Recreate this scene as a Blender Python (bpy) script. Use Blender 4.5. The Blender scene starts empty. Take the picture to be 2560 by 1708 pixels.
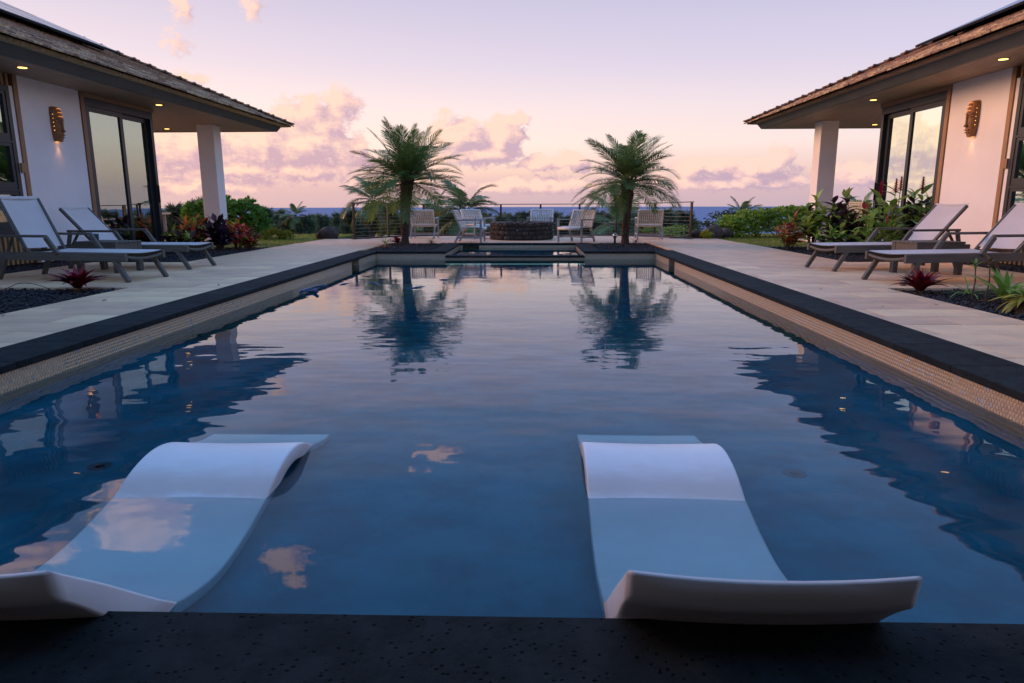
import bpy, math, random
import numpy as np
from mathutils import Vector, Matrix
R = math.radians
random.seed(7); rng = np.random.default_rng(7)
sc = bpy.context.scene
COL = sc.collection

# ------------------------------------------------------------------ camera
def basis():
    pitch, yaw, roll = R(11.4), math.atan2(50, 1707 / math.cos(R(11.4))), R(0.16)
    f = Vector((-math.sin(yaw) * math.cos(pitch), math.cos(yaw) * math.cos(pitch), -math.sin(pitch)))
    r = f.cross(Vector((0, 0, 1))).normalized(); u = r.cross(f)
    return math.cos(roll) * r - math.sin(roll) * u, math.sin(roll) * r + math.cos(roll) * u, f
cr, cu, cf = basis()
cam = bpy.data.cameras.new('camera'); camo = bpy.data.objects.new('camera', cam); COL.objects.link(camo)
m = Matrix((cr, cu, -cf)).transposed().to_4x4(); m.translation = Vector((0.34, 0, 0.95)); camo.matrix_world = m
cam.sensor_width = 36; cam.lens = 24.0; cam.clip_start = 0.05; cam.clip_end = 30000
cam.dof.use_dof = True; cam.dof.focus_distance = 8.5; cam.dof.aperture_fstop = 13.0
sc.camera = camo

# ------------------------------------------------------------------ render
sc.render.engine = 'CYCLES'
cy = sc.cycles
cy.use_denoising = True
cy.max_bounces = 9; cy.diffuse_bounces = 3; cy.glossy_bounces = 4; cy.transmission_bounces = 7; cy.transparent_max_bounces = 16
cy.sample_clamp_indirect = 4; cy.sample_clamp_direct = 0
cy.caustics_reflective = False; cy.caustics_refractive = True
sc.view_settings.view_transform = 'Standard'; sc.view_settings.look = 'None'
sc.view_settings.exposure = 0.46; sc.view_settings.gamma = 1.0
try: sc.view_settings.use_curve_mapping = False
except Exception: pass

# ------------------------------------------------------------------ sky
SUN_AZ, SUN_EL = -65.0, 17.0                  # degrees, azimuth from the pool's long axis, + to the right
world = bpy.data.worlds.new('World'); sc.world = world; world.use_nodes = True
class NT:
    """tiny helper to write node maths"""
    def __init__(s, tree): s.t = tree
    def n(s, typ, **kw):
        nd = s.t.nodes.new(typ)
        for k, v in kw.items(): setattr(nd, k, v)
        return nd
    def link(s, a, b): s.t.links.new(a, b)
    def put(s, sock, v):
        if hasattr(v, 'is_output'): s.t.links.new(v, sock)
        else: sock.default_value = v
    def m(s, op, a, b=0.0, c=0.0, clamp=False):
        nd = s.n('ShaderNodeMath', operation=op, use_clamp=clamp)
        s.put(nd.inputs[0], a); s.put(nd.inputs[1], b); s.put(nd.inputs[2], c); return nd.outputs[0]
    def v(s, op, a, b=(0, 0, 0)):
        nd = s.n('ShaderNodeVectorMath', operation=op)
        s.put(nd.inputs[0], a); s.put(nd.inputs[1], b)
        return nd.outputs['Value'] if op in ('LENGTH', 'DOT_PRODUCT') else nd.outputs[0]
    def mix(s, f, a, b, blend='MIX'):
        nd = s.n('ShaderNodeMix', data_type='RGBA', blend_type=blend)
        s.put(nd.inputs[0], f); s.put(nd.inputs[6], a); s.put(nd.inputs[7], b); return nd.outputs[2]
    def ramp(s, f, stops, interp='LINEAR'):
        nd = s.n('ShaderNodeValToRGB'); cr_ = nd.color_ramp; cr_.interpolation = interp
        while len(cr_.elements) < len(stops): cr_.elements.new(0.5)
        for e, (p, c) in zip(cr_.elements, stops):
            e.position = p; e.color = (*c, 1) if len(c) == 3 else c
        s.put(nd.inputs[0], f); return nd.outputs[0]
    def noise(s, vec, scale, detail=4, rough=0.5, out='Fac', **kw):
        nd = s.n('ShaderNodeTexNoise')
        if vec is not None: s.put(nd.inputs['Vector'], vec)
        nd.inputs['Scale'].default_value = scale; nd.inputs['Detail'].default_value = detail
        nd.inputs['Roughness'].default_value = rough
        return nd.outputs[out]
    def sstep(s, x, a, b):
        nd = s.n('ShaderNodeMapRange', interpolation_type='SMOOTHSTEP')
        s.put(nd.inputs[0], x); nd.inputs[1].default_value = a; nd.inputs[2].default_value = b
        return nd.outputs[0]

def cloud_group():
    g = bpy.data.node_groups.new('cloud_density', 'ShaderNodeTree')
    g.interface.new_socket('P', in_out='INPUT', socket_type='NodeSocketVector')
    g.interface.new_socket('D', in_out='OUTPUT', socket_type='NodeSocketFloat')
    k = NT(g); gi = k.n('NodeGroupInput'); go = k.n('NodeGroupOutput')
    P = gi.outputs[0]
    w = k.n('ShaderNodeTexNoise'); w.inputs['Scale'].default_value = 0.42; w.inputs['Detail'].default_value = 5
    w.inputs['Roughness'].default_value = 0.62
    k.link(P, w.inputs['Vector'])
    off = k.v('MULTIPLY', k.v('SUBTRACT', w.outputs['Color'], (.5, .5, .5)), (4.2, 2.6, 0))
    Q = k.v('ADD', P, off)
    # heaps of cloud standing over the sea: azimuth, elevation, half width, half height, thickness (degrees)
    B = [(-17.9, 4.4, 5.2, 2.3, 1.0), (-21.1, 4.5, 4.0, 2.1, 1.0), (-26.2, 4.5, 3.6, 1.9, .95), (-15.1, 4.0, 2.9, 1.7, .95), (-29.1, 3.7, 3.2, 2.1, .9),
         (-15.1, 7.6, 1.8, 1.7, .65), (-18.1, 6.8, 3.2, 1.8, .72), (-16.7, 5.9, 2.8, 1.5, .8), (-25.4, 8.9, 1.7, .9, .5), (-23.1, 2.6, 6.0, 1.0, .8),
         (-18.0, 2.5, 4.6, .9, .8), (-6.0, 5.4, 2.9, 2.0, 1.0), (-2.3, 5.4, 2.0, 2.0, 1.0), (-1.1, 6.7, 1.2, 1.1, .95), (-4.3, 3.9, 4.2, 1.3, 1.0),
         (.5, 3.2, 2.2, 1.0, .9), (3.2, 3.4, 2.1, 1.2, .95), (12.8, 2.8, 1.9, 1.0, .9), (14.4, 3.0, 2.2, .9, .95),
         (17.5, 2.8, 3.6, 1.1, .9), (19.2, 3.3, 1.8, 1.3, .8), (16.5, 1.7, 8.0, 1.0, .8), (.7, 1.4, 8.0, .8, .7), 
         (25.5, 2.0, 4.2, 1.2, .85), (-11.3, 1.8, 6.0, .9, .7), (-25.9, 1.4, 8.0, .8, .7), (-20.7, 14.1, 1.5, 1.2, .52), (-25.7, 13.6, 1.0, 1.5, .42),
         (-26.4, 11.2, 1.3, 1.0, .36), (-31.8, 22.7, 3.7, 3.0, 1.0), (-8.0, 20.4, 2.4, .9, .62),
         (-21.2, 27.8, 2.4, 1.5, .68), (-39.5, 23.8, 3.2, 1.8, 1.0), (-37, 4.4, 4.5, 2.2, .9), (-66, 4.5, 10, 2.4, .9),
         (40, 2.9, 9, 1.5, .8), (62, 3.5, 9, 2.0, .8), (48, 25, 5, 2, .6), (-95, 24, 9, 3, .8)]
    acc = None
    for a, e, ra, re, wt in B:
        vm = k.n('ShaderNodeVectorMath', operation='MULTIPLY_ADD'); k.put(vm.inputs[0], Q); vm.inputs[1].default_value = (1 / ra, 1 / re, 0); vm.inputs[2].default_value = (-a / ra, -e / re, 0)
        b = k.m('MULTIPLY_ADD', k.v('LENGTH', vm.outputs[0]), -wt, wt)
        acc = b if acc is None else k.m('MAXIMUM', acc, b)
    n2 = k.noise(k.v('MULTIPLY', P, (1, 1.5, 1)), 0.85, 8, 0.66)
    dens = k.m('ADD', k.m('MAXIMUM', acc, -.35), k.m('MULTIPLY', k.m('SUBTRACT', n2, .5), 1.05))
    k.link(dens, go.inputs[0]); return g

def build_world():
    t = world.node_tree; t.nodes.clear(); k = NT(t)
    D = k.v('NORMALIZE', k.n('ShaderNodeTexCoord').outputs['Generated'])
    sp = k.n('ShaderNodeSeparateXYZ'); k.link(D, sp.inputs[0]); x, y, z = sp.outputs
    el = k.m('MULTIPLY', k.m('ARCSINE', z), 57.2958)
    az = k.m('MULTIPLY', k.m('ARCTAN2', x, y), 57.2958)
    cx = k.n('ShaderNodeCombineXYZ'); k.link(az, cx.inputs[0]); k.link(el, cx.inputs[1]); P = cx.outputs[0]
    def f(e): return (e + 10) / 100
    sky = k.ramp(k.m('MULTIPLY_ADD', el, .01, .1), [
        (f(-10), (0.367, 0.293, 0.330)), (f(-.5), (0.440, 0.338, 0.375)), (f(1.2), (0.514, 0.367, 0.381)), (f(2.6), (0.675, 0.485, 0.411)), (f(4.6), (0.748, 0.612, 0.547)),
        (f(7.5), (0.669, 0.579, 0.584)), (f(10.5), (0.552, 0.505, 0.590)), (f(15), (.445, .428, .548)), (f(18.5), (.31, .40, .61)), (f(24), (.215, .365, .67)),
        (f(35), (.205, .38, .73)), (f(90), (.22, .40, .77))])
    # warmer and lighter towards the sun's side, cooler away from it
    w = k.m('MULTIPLY_ADD', k.m('COSINE', k.m('MULTIPLY', k.m('SUBTRACT', az, SUN_AZ), .0174533)), .5, .5)
    low = k.sstep(el, 34, 2)
    ww = k.m('MULTIPLY', k.m('POWER', w, 2.2), low)
    tint = k.mix(ww, (.94, .96, 1.03, 1), (1.28, 1.10, .96, 1))
    sky = k.mix(1.0, sky, tint, 'MULTIPLY')
    back = k.m('MULTIPLY', k.m('SUBTRACT', 1, w), low)
    sky = k.mix(k.m('MULTIPLY', back, .55), sky, k.mix(1, sky, (.78, .80, .92, 1), 'MULTIPLY'))
    # the Nishita sky adds its own low-sun falloff
    ns = k.n('ShaderNodeTexSky'); ns.sky_type = 'NISHITA'; ns.sun_disc = False
    ns.sun_elevation = R(SUN_EL); ns.sun_rotation = R(SUN_AZ); ns.altitude = 60; ns.dust_density = 2.0
    sky = k.mix(1.0, sky, k.mix(1.0, ns.outputs[0], (.004, .004, .004, 1), 'MULTIPLY'), 'ADD')
    G = cloud_group()
    def dens(vec):
        g = k.n('ShaderNodeGroup'); g.node_tree = G; k.put(g.inputs[0], vec); return g.outputs[0]
    d0 = dens(P); d1 = dens(k.v('ADD', P, (-1.0, .75, 0)))
    cover = k.sstep(d0, 0.02, .33)
    lit = k.m('MULTIPLY_ADD', k.m('SUBTRACT', d0, d1), 1.45, .34, clamp=True)
    # lower parts of the heaps stay in mauve shade
    shade = k.mix(ww, (.37, .285, .385, 1), (.52, .315, .365, 1))
    warm = k.mix(ww, (.80, .52, .46, 1), (.90, .575, .41, 1))
    ccol = k.ramp(lit, [(0, (0, 0, 0)), (.85, (1, 1, 1))])
    cloud = k.mix(ccol, shade, warm)
    # higher clouds still catch the sun more directly than the bank near the sea
    hi = k.m('MULTIPLY_ADD', k.sstep(el, 15, 23), .9, 1.0)
    cloud = k.mix(1.0, cloud, k.ramp(k.m('MULTIPLY', hi, .5), [(0, (0, 0, 0)), (1, (2, 2, 2))]), 'MULTIPLY')
    cov = k.m('MULTIPLY', cover, k.m('MULTIPLY_ADD', low, -.02, .92))
    cov = k.m('MULTIPLY', cov, k.sstep(el, 0.0, 1.4))
    sky = k.mix(cov, sky, cloud)
    bg = k.n('ShaderNodeBackground'); k.link(sky, bg.inputs[0]); bg.inputs[1].default_value = 1.0
    out = k.n('ShaderNodeOutputWorld'); k.link(bg.outputs[0], out.inputs[0])
build_world()
try: world.cycles.sampling_method = 'MANUAL'; world.cycles.sample_map_resolution = 512
except Exception: pass

# ------------------------------------------------------------------ sun: the glow on the left, just above the sea
sv = Vector((math.sin(R(SUN_AZ)) * math.cos(R(SUN_EL)), math.cos(R(SUN_AZ)) * math.cos(R(SUN_EL)), math.sin(R(SUN_EL))))
sl = bpy.data.lights.new('sun', 'SUN'); sl.energy = 2.05; sl.angle = R(26); sl.color = (1.0, .46, .22)
so = bpy.data.objects.new('sun', sl); COL.objects.link(so); so.rotation_euler = sv.to_track_quat('Z', 'Y').to_euler()

# ------------------------------------------------------------------ mesh helpers
class MB:
    def __init__(s): s.v = []; s.f = []
    def add(s, verts, faces):
        o = len(s.v); s.v.extend([tuple(p) for p in verts]); s.f.extend([tuple(i + o for i in q) for q in faces])
    def box(s, c, d, rot=None, ch=0.0):
        """box of centre c and size d; ch chamfers its edges"""
        hx, hy, hz = d[0] / 2, d[1] / 2, d[2] / 2; c = Vector(c)
        if ch <= 0:
            P = [Vector((x, y, z)) for x in (-hx, hx) for y in (-hy, hy) for z in (-hz, hz)]
            F = [(0, 1, 3, 2), (4, 6, 7, 5), (0, 4, 5, 1), (2, 3, 7, 6), (0, 2, 6, 4), (1, 5, 7, 3)]
        else:
            ch = min(ch, hx * .9, hy * .9, hz * .9)
            P, idx = [], {}
            for sx in (-1, 1):
                for sy in (-1, 1):
                    for sz in (-1, 1):
                        for ax in range(3):
                            p = [sx * hx, sy * hy, sz * hz]
                            for j in range(3):
                                if j != ax: p[j] -= (sx, sy, sz)[j] * ch
                            idx[sx, sy, sz, ax] = len(P); P.append(Vector(p))
            F = []
            for ax in range(3):
                b, cc = [(1, 2), (2, 0), (0, 1)][ax]
                for sg in (-1, 1):
                    q = []
                    for sb, scn in ((-1, -1), (1, -1), (1, 1), (-1, 1)):
                        k = [0, 0, 0]; k[ax] = sg; k[b] = sb; k[cc] = scn; q.append(idx[(*k, ax)])
                    F.append(tuple(q if sg > 0 else q[::-1]))
            for ax in range(3):
                b, cc = [(1, 2), (2, 0), (0, 1)][ax]
                for sb in (-1, 1):
                    for scn in (-1, 1):
                        k0 = [0, 0, 0]; k0[ax] = -1; k0[b] = sb; k0[cc] = scn; k1 = list(k0); k1[ax] = 1
                        q = [idx[(*k0, b)], idx[(*k1, b)], idx[(*k1, cc)], idx[(*k0, cc)]]
                        F.append(tuple(q[::-1] if sb * scn > 0 else q))
            for sx in (-1, 1):
                for sy in (-1, 1):
                    for sz in (-1, 1):
                        q = [idx[sx, sy, sz, i] for i in range(3)]
                        F.append(tuple(q if sx * sy * sz > 0 else q[::-1]))
        if rot is not None: P = [rot @ p for p in P]
        s.add([p + c for p in P], F); return s
    def bar(s, a, b, w, h, ch=0.0, up=(0, 0, 1)):
        """square bar from a to b"""
        a, b = Vector(a), Vector(b); d = b - a; L = d.length; x = d / L; up = Vector(up)
        if abs(x.dot(up)) > .98: up = Vector((0, 1, 0))
        y = up.cross(x).normalized(); z = x.cross(y)
        s.box((a + b) / 2, (L, w, h), Matrix((x, y, z)).transposed(), ch); return s
    def tube(s, path, rad, n=8, cap=True):
        path = [Vector(p) for p in path]; N = len(path); rad = rad if hasattr(rad, '__len__') else [rad] * N
        V, F = [], []; ref = None
        for i, p in enumerate(path):
            t = (path[min(i + 1, N - 1)] - path[max(i - 1, 0)]).normalized()
            if ref is None: ref = Vector((0, 0, 1)) if abs(t.z) < .9 else Vector((1, 0, 0))
            u = ref.cross(t).normalized(); ref = t.cross(u)
            for j in range(n):
                a = 2 * math.pi * j / n; V.append(p + (u * math.cos(a) + ref * math.sin(a)) * rad[i])
        for i in range(N - 1):
            for j in range(n):
                k = (j + 1) % n; F.append((i * n + j, i * n + k, (i + 1) * n + k, (i + 1) * n + j))
        if cap: F.append(tuple(range(n))[::-1]); F.append(tuple((N - 1) * n + j for j in range(n)))
        s.add(V, F); return s
    def lathe(s, prof, n=24, c=(0, 0, 0), jit=0.0):
        V, F = [], []
        for r, z in prof:
            for j in range(n):
                a = 2 * math.pi * j / n; q = r * (1 + random.uniform(-jit, jit)); V.append((c[0] + q * math.cos(a), c[1] + q * math.sin(a), c[2] + z))
        for i in range(len(prof) - 1):
            for j in range(n):
                k = (j + 1) % n; F.append((i * n + j, i * n + k, (i + 1) * n + k, (i + 1) * n + j))
        F.append(tuple(range(n))[::-1]); F.append(tuple((len(prof) - 1) * n + j for j in range(n)))
        s.add(V, F); return s
    def quad(s, a, b, c, d): s.add([a, b, c, d], [(0, 1, 2, 3)]); return s
    def mesh(s, name, mat=None, smooth=False):
        me = bpy.data.meshes.new(name); me.from_pydata([tuple(p) for p in s.v], [], s.f)
        if mat: me.materials.append(mat)
        if smooth: me.polygons.foreach_set('use_smooth', [True] * len(me.polygons))
        me.update(); return me
    def build(s, name, mat, parent=None, smooth=False, loc=None):
        return link(name, s.mesh(name, mat, smooth), parent, loc)

def link(name, me, parent=None, loc=None, rot=None, scale=None):
    o = bpy.data.objects.new(name, me); COL.objects.link(o)
    if parent is not None: o.parent = parent
    if loc is not None: o.location = loc
    if rot is not None: o.rotation_euler = rot
    if scale is not None: o.scale = scale
    return o
def tag(o, label, cat, group=None):
    o['label'] = label; o['category'] = cat
    if group: o['group'] = group
    return o
def thing(name, label, cat, loc=(0, 0, 0), rz=0.0, group=None):
    o = bpy.data.objects.new(name, None); o.empty_display_size = .1; COL.objects.link(o)
    o.location = loc; o.rotation_euler = (0, 0, rz); return tag(o, label, cat, group)
def kind(o, k): o['kind'] = k; return o
def struct_empty(name):
    o = bpy.data.objects.new(name, None); o.empty_display_size = .1; COL.objects.link(o); return kind(o, 'structure')
def dup(o, parent=None):
    c = o.copy(); COL.objects.link(c)
    if parent is not None: c.parent = parent
    for ch in list(o.children): dup(ch, c)
    return c
def npmesh(name, V, F, mat, smooth=False):
    """V (n,3) array, F (m,k) array of equal-size faces"""
    me = bpy.data.meshes.new(name); V = np.asarray(V, dtype=np.float32); F = np.asarray(F, dtype=np.int32)
    me.vertices.add(len(V)); me.vertices.foreach_set('co', V.ravel())
    k = F.shape[1]; me.loops.add(F.size); me.loops.foreach_set('vertex_index', F.ravel())
    me.polygons.add(len(F)); me.polygons.foreach_set('loop_start', np.arange(0, F.size, k, dtype=np.int32))
    try: me.polygons.foreach_set('loop_total', np.full(len(F), k, dtype=np.int32))
    except Exception: pass
    if smooth: me.polygons.foreach_set('use_smooth', np.ones(len(F), dtype=bool))
    me.materials.append(mat); me.update(calc_edges=True); me.validate(); return me
def rotmats(n, tilt=math.pi):
    """n random rotations"""
    q = rng.normal(size=(n, 4)); q /= np.linalg.norm(q, axis=1)[:, None]; w, x, y, z = q.T
    return np.stack([np.stack([1 - 2 * (y * y + z * z), 2 * (x * y - z * w), 2 * (x * z + y * w)], 1),
                     np.stack([2 * (x * y + z * w), 1 - 2 * (x * x + z * z), 2 * (y * z - x * w)], 1),
                     np.stack([2 * (x * z - y * w), 2 * (y * z + x * w), 1 - 2 * (x * x + y * y)], 1)], 1)
def scatter(bv, bf, pos, scl, rot):
    """copies of a small shape (bv, bf) at pos"""
    bv = np.asarray(bv, float); n = len(pos)
    V = np.einsum('nij,nkj->nki', rot, bv[None] * np.asarray(scl).reshape(n, 1, -1)) + pos[:, None]
    F = np.asarray(bf)[None] + (np.arange(n) * len(bv))[:, None, None]
    return V.reshape(-1, 3), F.reshape(-1, np.asarray(bf).shape[1])

# ------------------------------------------------------------------ materials
def mat(name, base, rough=.6, var=.0, vscale=6.0, col2=None, bump=0.0, bscale=40.0, bdetail=5, metal=0.0, spec=.5, rnd=0.0, sheen=0.0, stretch=(1, 1, 1), trans=0.0, rvar=0.0):
    mt = bpy.data.materials.new(name); mt.use_nodes = True; t = mt.node_tree; k = NT(t)
    b = t.nodes['Principled BSDF']
    co = k.n('ShaderNodeTexCoord').outputs['Object']
    if stretch != (1, 1, 1): co = k.v('MULTIPLY', co, stretch)
    c = (*base, 1)
    if col2 is not None or var:
        n = k.noise(co, vscale, 6, .6)
        c2 = (*col2, 1) if col2 is not None else tuple(max(0, x * (1 - var)) for x in base) + (1,)
        c1 = (*base, 1) if col2 is not None else tuple(x * (1 + var) for x in base) + (1,)
        c = k.mix(k.sstep(n, .32, .68), c1, c2)
    if rnd:
        oi = k.n('ShaderNodeObjectInfo'); hs = k.n('ShaderNodeHueSaturation')
        k.put(hs.inputs['Color'], c)
        k.put(hs.inputs['Value'], k.m('MULTIPLY_ADD', oi.outputs['Random'], rnd, 1 - rnd / 2))
        k.put(hs.inputs['Hue'], k.m('MULTIPLY_ADD', oi.outputs['Random'], rnd * .05, .5 - rnd * .025)); c = hs.outputs[0]
    k.put(b.inputs['Base Color'], c); b.inputs['Metallic'].default_value = metal
    b.inputs['Specular IOR Level'].default_value = spec
    if rvar: k.put(b.inputs['Roughness'], k.m('MULTIPLY_ADD', k.noise(co, vscale * 1.7, 4), rvar, rough - rvar / 2))
    else: b.inputs['Roughness'].default_value = rough
    if bump:
        bn = k.n('ShaderNodeBump'); bn.inputs['Strength'].default_value = 1; bn.inputs['Distance'].default_value = bump
        k.link(k.noise(co, bscale, bdetail, .65), bn.inputs['Height']); k.link(bn.outputs[0], b.inputs['Normal'])
    if trans:
        tr = k.n('ShaderNodeBsdfTranslucent'); k.put(tr.inputs[0], c); mx = k.n('ShaderNodeMixShader'); mx.inputs[0].default_value = trans
        k.link(b.outputs[0], mx.inputs[1]); k.link(tr.outputs[0], mx.inputs[2]); k.link(mx.outputs[0], t.nodes['Material Output'].inputs[0])
    return mt
def leafmat(name, a, b, rough=.42, trans=.28, rnd=.5, vs=9, spec=.4):
    return mat(name, a, rough, col2=b, vscale=vs, rnd=rnd, trans=trans, spec=spec)
def emis(name, col, s):
    mt = bpy.data.materials.new(name); mt.use_nodes = True; b = mt.node_tree.nodes['Principled BSDF']
    b.inputs['Base Color'].default_value = (*col, 1); b.inputs['Emission Color'].default_value = (*col, 1); b.inputs['Emission Strength'].default_value = s
    return mt
def wood(name, a, b, rough=.55, axis=1, scale=5.0, rnd=.25):
    st = [14, 14, 14]; st[axis] = 1.0
    return mat(name, a, rough, col2=b, vscale=scale, stretch=tuple(st), bump=.002, bscale=scale * 2, rnd=rnd)
def glass_mat():
    mt = bpy.data.materials.new('window_glass'); mt.use_nodes = True; t = mt.node_tree; t.nodes.clear(); k = NT(t)
    g = k.n('ShaderNodeBsdfGlossy'); g.inputs['Roughness'].default_value = 0.0; g.inputs[0].default_value = (.84, 1.0, .90, 1)
    tr = k.n('ShaderNodeBsdfTransparent'); tr.inputs[0].default_value = (.70, .88, .80, 1)
    fr = k.n('ShaderNodeFresnel'); fr.inputs[0].default_value = 5.5
    co = k.n('ShaderNodeTexCoord').outputs['Object']; bn = k.n('ShaderNodeBump'); bn.inputs['Distance'].default_value = .002
    k.link(k.noise(co, 1.2, 2), bn.inputs['Height']); k.link(bn.outputs[0], g.inputs['Normal'])
    mx = k.n('ShaderNodeMixShader'); k.link(fr.outputs[0], mx.inputs[0]); k.link(tr.outputs[0], mx.inputs[1]); k.link(g.outputs[0], mx.inputs[2])
    o = k.n('ShaderNodeOutputMaterial'); k.link(mx.outputs[0], o.inputs[0]); return mt
def water_mat(name, amp=1.0):
    mt = bpy.data.materials.new(name); mt.use_nodes = True; t = mt.node_tree; t.nodes.clear(); k = NT(t)
    co = k.n('ShaderNodeTexCoord').outputs['Object']
    h1 = k.noise(k.v('MULTIPLY', co, (.8, 1.5, 1)), 1.7, 2, .45)
    h2 = k.noise(k.v('MULTIPLY', co, (1.0, 1.9, 1)), 7.0, 2, .5)
    # the breeze ruffles the far end more than the sheltered near end
    sp = k.n('ShaderNodeSeparateXYZ'); k.link(co, sp.inputs[0])
    far = k.sstep(sp.outputs[1], 3.0, 10.0)
    hh = k.m('ADD', k.m('MULTIPLY', h1, k.m('MULTIPLY_ADD', far, -.0056 * amp, .0075 * amp)), k.m('MULTIPLY', k.m('MULTIPLY', h2, .0005 * amp), k.m('MULTIPLY_ADD', far, .85, .15)))
    bn = k.n('ShaderNodeBump'); bn.inputs['Strength'].default_value = 1.0; bn.inputs['Distance'].default_value = 1.0
    k.link(hh, bn.inputs['Height'])
    rf = k.n('ShaderNodeBsdfRefraction'); rf.inputs['IOR'].default_value = 1.333; rf.inputs['Roughness'].default_value = 0; rf.inputs[0].default_value = (.93, .99, 1.0, 1); k.link(bn.outputs[0], rf.inputs['Normal'])
    gs = k.n('ShaderNodeBsdfGlossy'); gs.inputs['Roughness'].default_value = 0; gs.inputs[0].default_value = (.95, .98, 1.0, 1); k.link(bn.outputs[0], gs.inputs['Normal'])
    fr = k.n('ShaderNodeFresnel'); fr.inputs[0].default_value = 1.333; k.link(bn.outputs[0], fr.inputs['Normal'])
    g = k.n('ShaderNodeMixShader'); k.link(fr.outputs[0], g.inputs[0]); k.link(rf.outputs[0], g.inputs[1]); k.link(gs.outputs[0], g.inputs[2])
    va = k.n('ShaderNodeVolumeAbsorption'); va.inputs['Color'].default_value = (.0, .86, .88, 1); va.inputs['Density'].default_value = 1.0
    o = k.n('ShaderNodeOutputMaterial'); k.link(g.outputs[0], o.inputs['Surface']); k.link(va.outputs[0], o.inputs['Volume']); return mt
def mosaic_mat(name, a, b, c, s=.025):
    """small glass mosaic with pearly single tiles, for the stretches where tiles are too small to tell apart"""
    mt = bpy.data.materials.new(name); mt.use_nodes = True; t = mt.node_tree; k = NT(t); p = t.nodes['Principled BSDF']
    co = k.n('ShaderNodeTexCoord').outputs['Object']; sp = k.n('ShaderNodeSeparateXYZ'); k.link(co, sp.inputs[0])
    cb = k.n('ShaderNodeCombineXYZ'); k.link(k.m('ADD', sp.outputs[0], sp.outputs[1]), cb.inputs[0]); k.link(sp.outputs[2], cb.inputs[1])
    br = k.n('ShaderNodeTexBrick'); k.link(cb.outputs[0], br.inputs['Vector'])
    br.inputs['Scale'].default_value = 1.0; br.inputs['Mortar Size'].default_value = s * .07; br.inputs['Brick Width'].default_value = s; br.inputs['Row Height'].default_value = s
    br.inputs['Color1'].default_value = (*a, 1); br.inputs['Color2'].default_value = (*b, 1); br.inputs['Mortar'].default_value = (*c, 1)
    wn = k.n('ShaderNodeTexWhiteNoise', noise_dimensions='2D'); k.link(k.v('FLOOR', k.v('MULTIPLY', cb.outputs[0], (1 / s, 1 / s, 1))), wn.inputs['Vector'])
    pearl = k.m('MULTIPLY', k.sstep(wn.outputs[0], .86, .97), k.sstep(k.noise(co, 2.3, 2), .50, .62))
    k.link(k.mix(pearl, br.outputs[0], (.54, .51, .48, 1)), p.inputs['Base Color']); p.inputs['Roughness'].default_value = .3
    bn = k.n('ShaderNodeBump'); bn.inputs['Distance'].default_value = .003; k.link(k.m('SUBTRACT', 1, br.outputs[1]), bn.inputs['Height']); k.link(bn.outputs[0], p.inputs['Normal'])
    return mt

def shell_mat():
    mt = bpy.data.materials.new('white_resin'); mt.use_nodes = True; t = mt.node_tree; k = NT(t); p = t.nodes['Principled BSDF']
    co = k.n('ShaderNodeTexCoord').outputs['Object']; sp = k.n('ShaderNodeSeparateXYZ'); k.link(co, sp.inputs[0])
    base = k.mix(k.sstep(k.noise(co, 3, 6, .65), .35, .7), (.87, .86, .86, 1), (.80, .78, .77, 1))
    # sunscreen scum left along the usual waterline
    zz = k.m('ADD', sp.outputs[2], k.m('MULTIPLY', k.m('SUBTRACT', k.noise(k.v('MULTIPLY', co, (3, 9, 9)), 2.0, 5, .6), .5), .05))
    band = k.m('MULTIPLY', k.sstep(zz, -.165, -.145), k.sstep(zz, -.085, -.135))
    base = k.mix(k.m('MULTIPLY', band, .55), base, (.62, .47, .38, 1))
    scr = k.sstep(k.noise(k.v('MULTIPLY', co, (40, 5, 5)), 4, 4, .7), .66, .74)
    base = k.mix(k.m('MULTIPLY', scr, .18), base, (.55, .54, .53, 1))
    k.link(base, p.inputs['Base Color']); k.put(p.inputs['Roughness'], k.m('MULTIPLY_ADD', k.noise(co, 5, 4), .2, .3)); return mt
def basalt_mat():
    mt = bpy.data.materials.new('basalt'); mt.use_nodes = True; t = mt.node_tree; k = NT(t); p = t.nodes['Principled BSDF']
    co = k.n('ShaderNodeTexCoord').outputs['Object']; oi = k.n('ShaderNodeObjectInfo')
    base = k.mix(k.sstep(k.noise(co, 9, 6, .65), .3, .7), (.030, .036, .037, 1), (.017, .021, .021, 1))
    vo = k.n('ShaderNodeTexVoronoi'); vo.inputs['Scale'].default_value = 62; k.link(k.v('ADD', co, k.v('MULTIPLY', k.n('ShaderNodeTexNoise').outputs['Color'], (.02, .02, .02))), vo.inputs['Vector'])
    wn = k.n('ShaderNodeTexWhiteNoise'); k.link(vo.outputs['Color'], wn.inputs['Vector'])
    pit = k.m('MULTIPLY', k.sstep(vo.outputs['Distance'], .36, .12), k.m('GREATER_THAN', wn.outputs[0], .62))
    col = k.mix(k.m('MULTIPLY', pit, .8), base, (.006, .006, .007, 1))
    speck = k.sstep(k.noise(co, 210, 3, .7), .64, .74)
    col = k.mix(k.m('MULTIPLY', speck, .5), col, (.075, .085, .10, 1))
    hs = k.n('ShaderNodeHueSaturation'); k.put(hs.inputs['Color'], col); k.put(hs.inputs['Value'], k.m('MULTIPLY_ADD', oi.outputs['Random'], .25, .87)); k.link(hs.outputs[0], p.inputs['Base Color'])
    p.inputs['Roughness'].default_value = .75; p.inputs['Specular IOR Level'].default_value = .05
    bn = k.n('ShaderNodeBump'); bn.inputs['Distance'].default_value = .004
    k.link(k.m('SUBTRACT', k.m('MULTIPLY', k.noise(co, 70, 5, .65), .5), pit), bn.inputs['Height']); k.link(bn.outputs[0], p.inputs['Normal']); return mt
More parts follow.
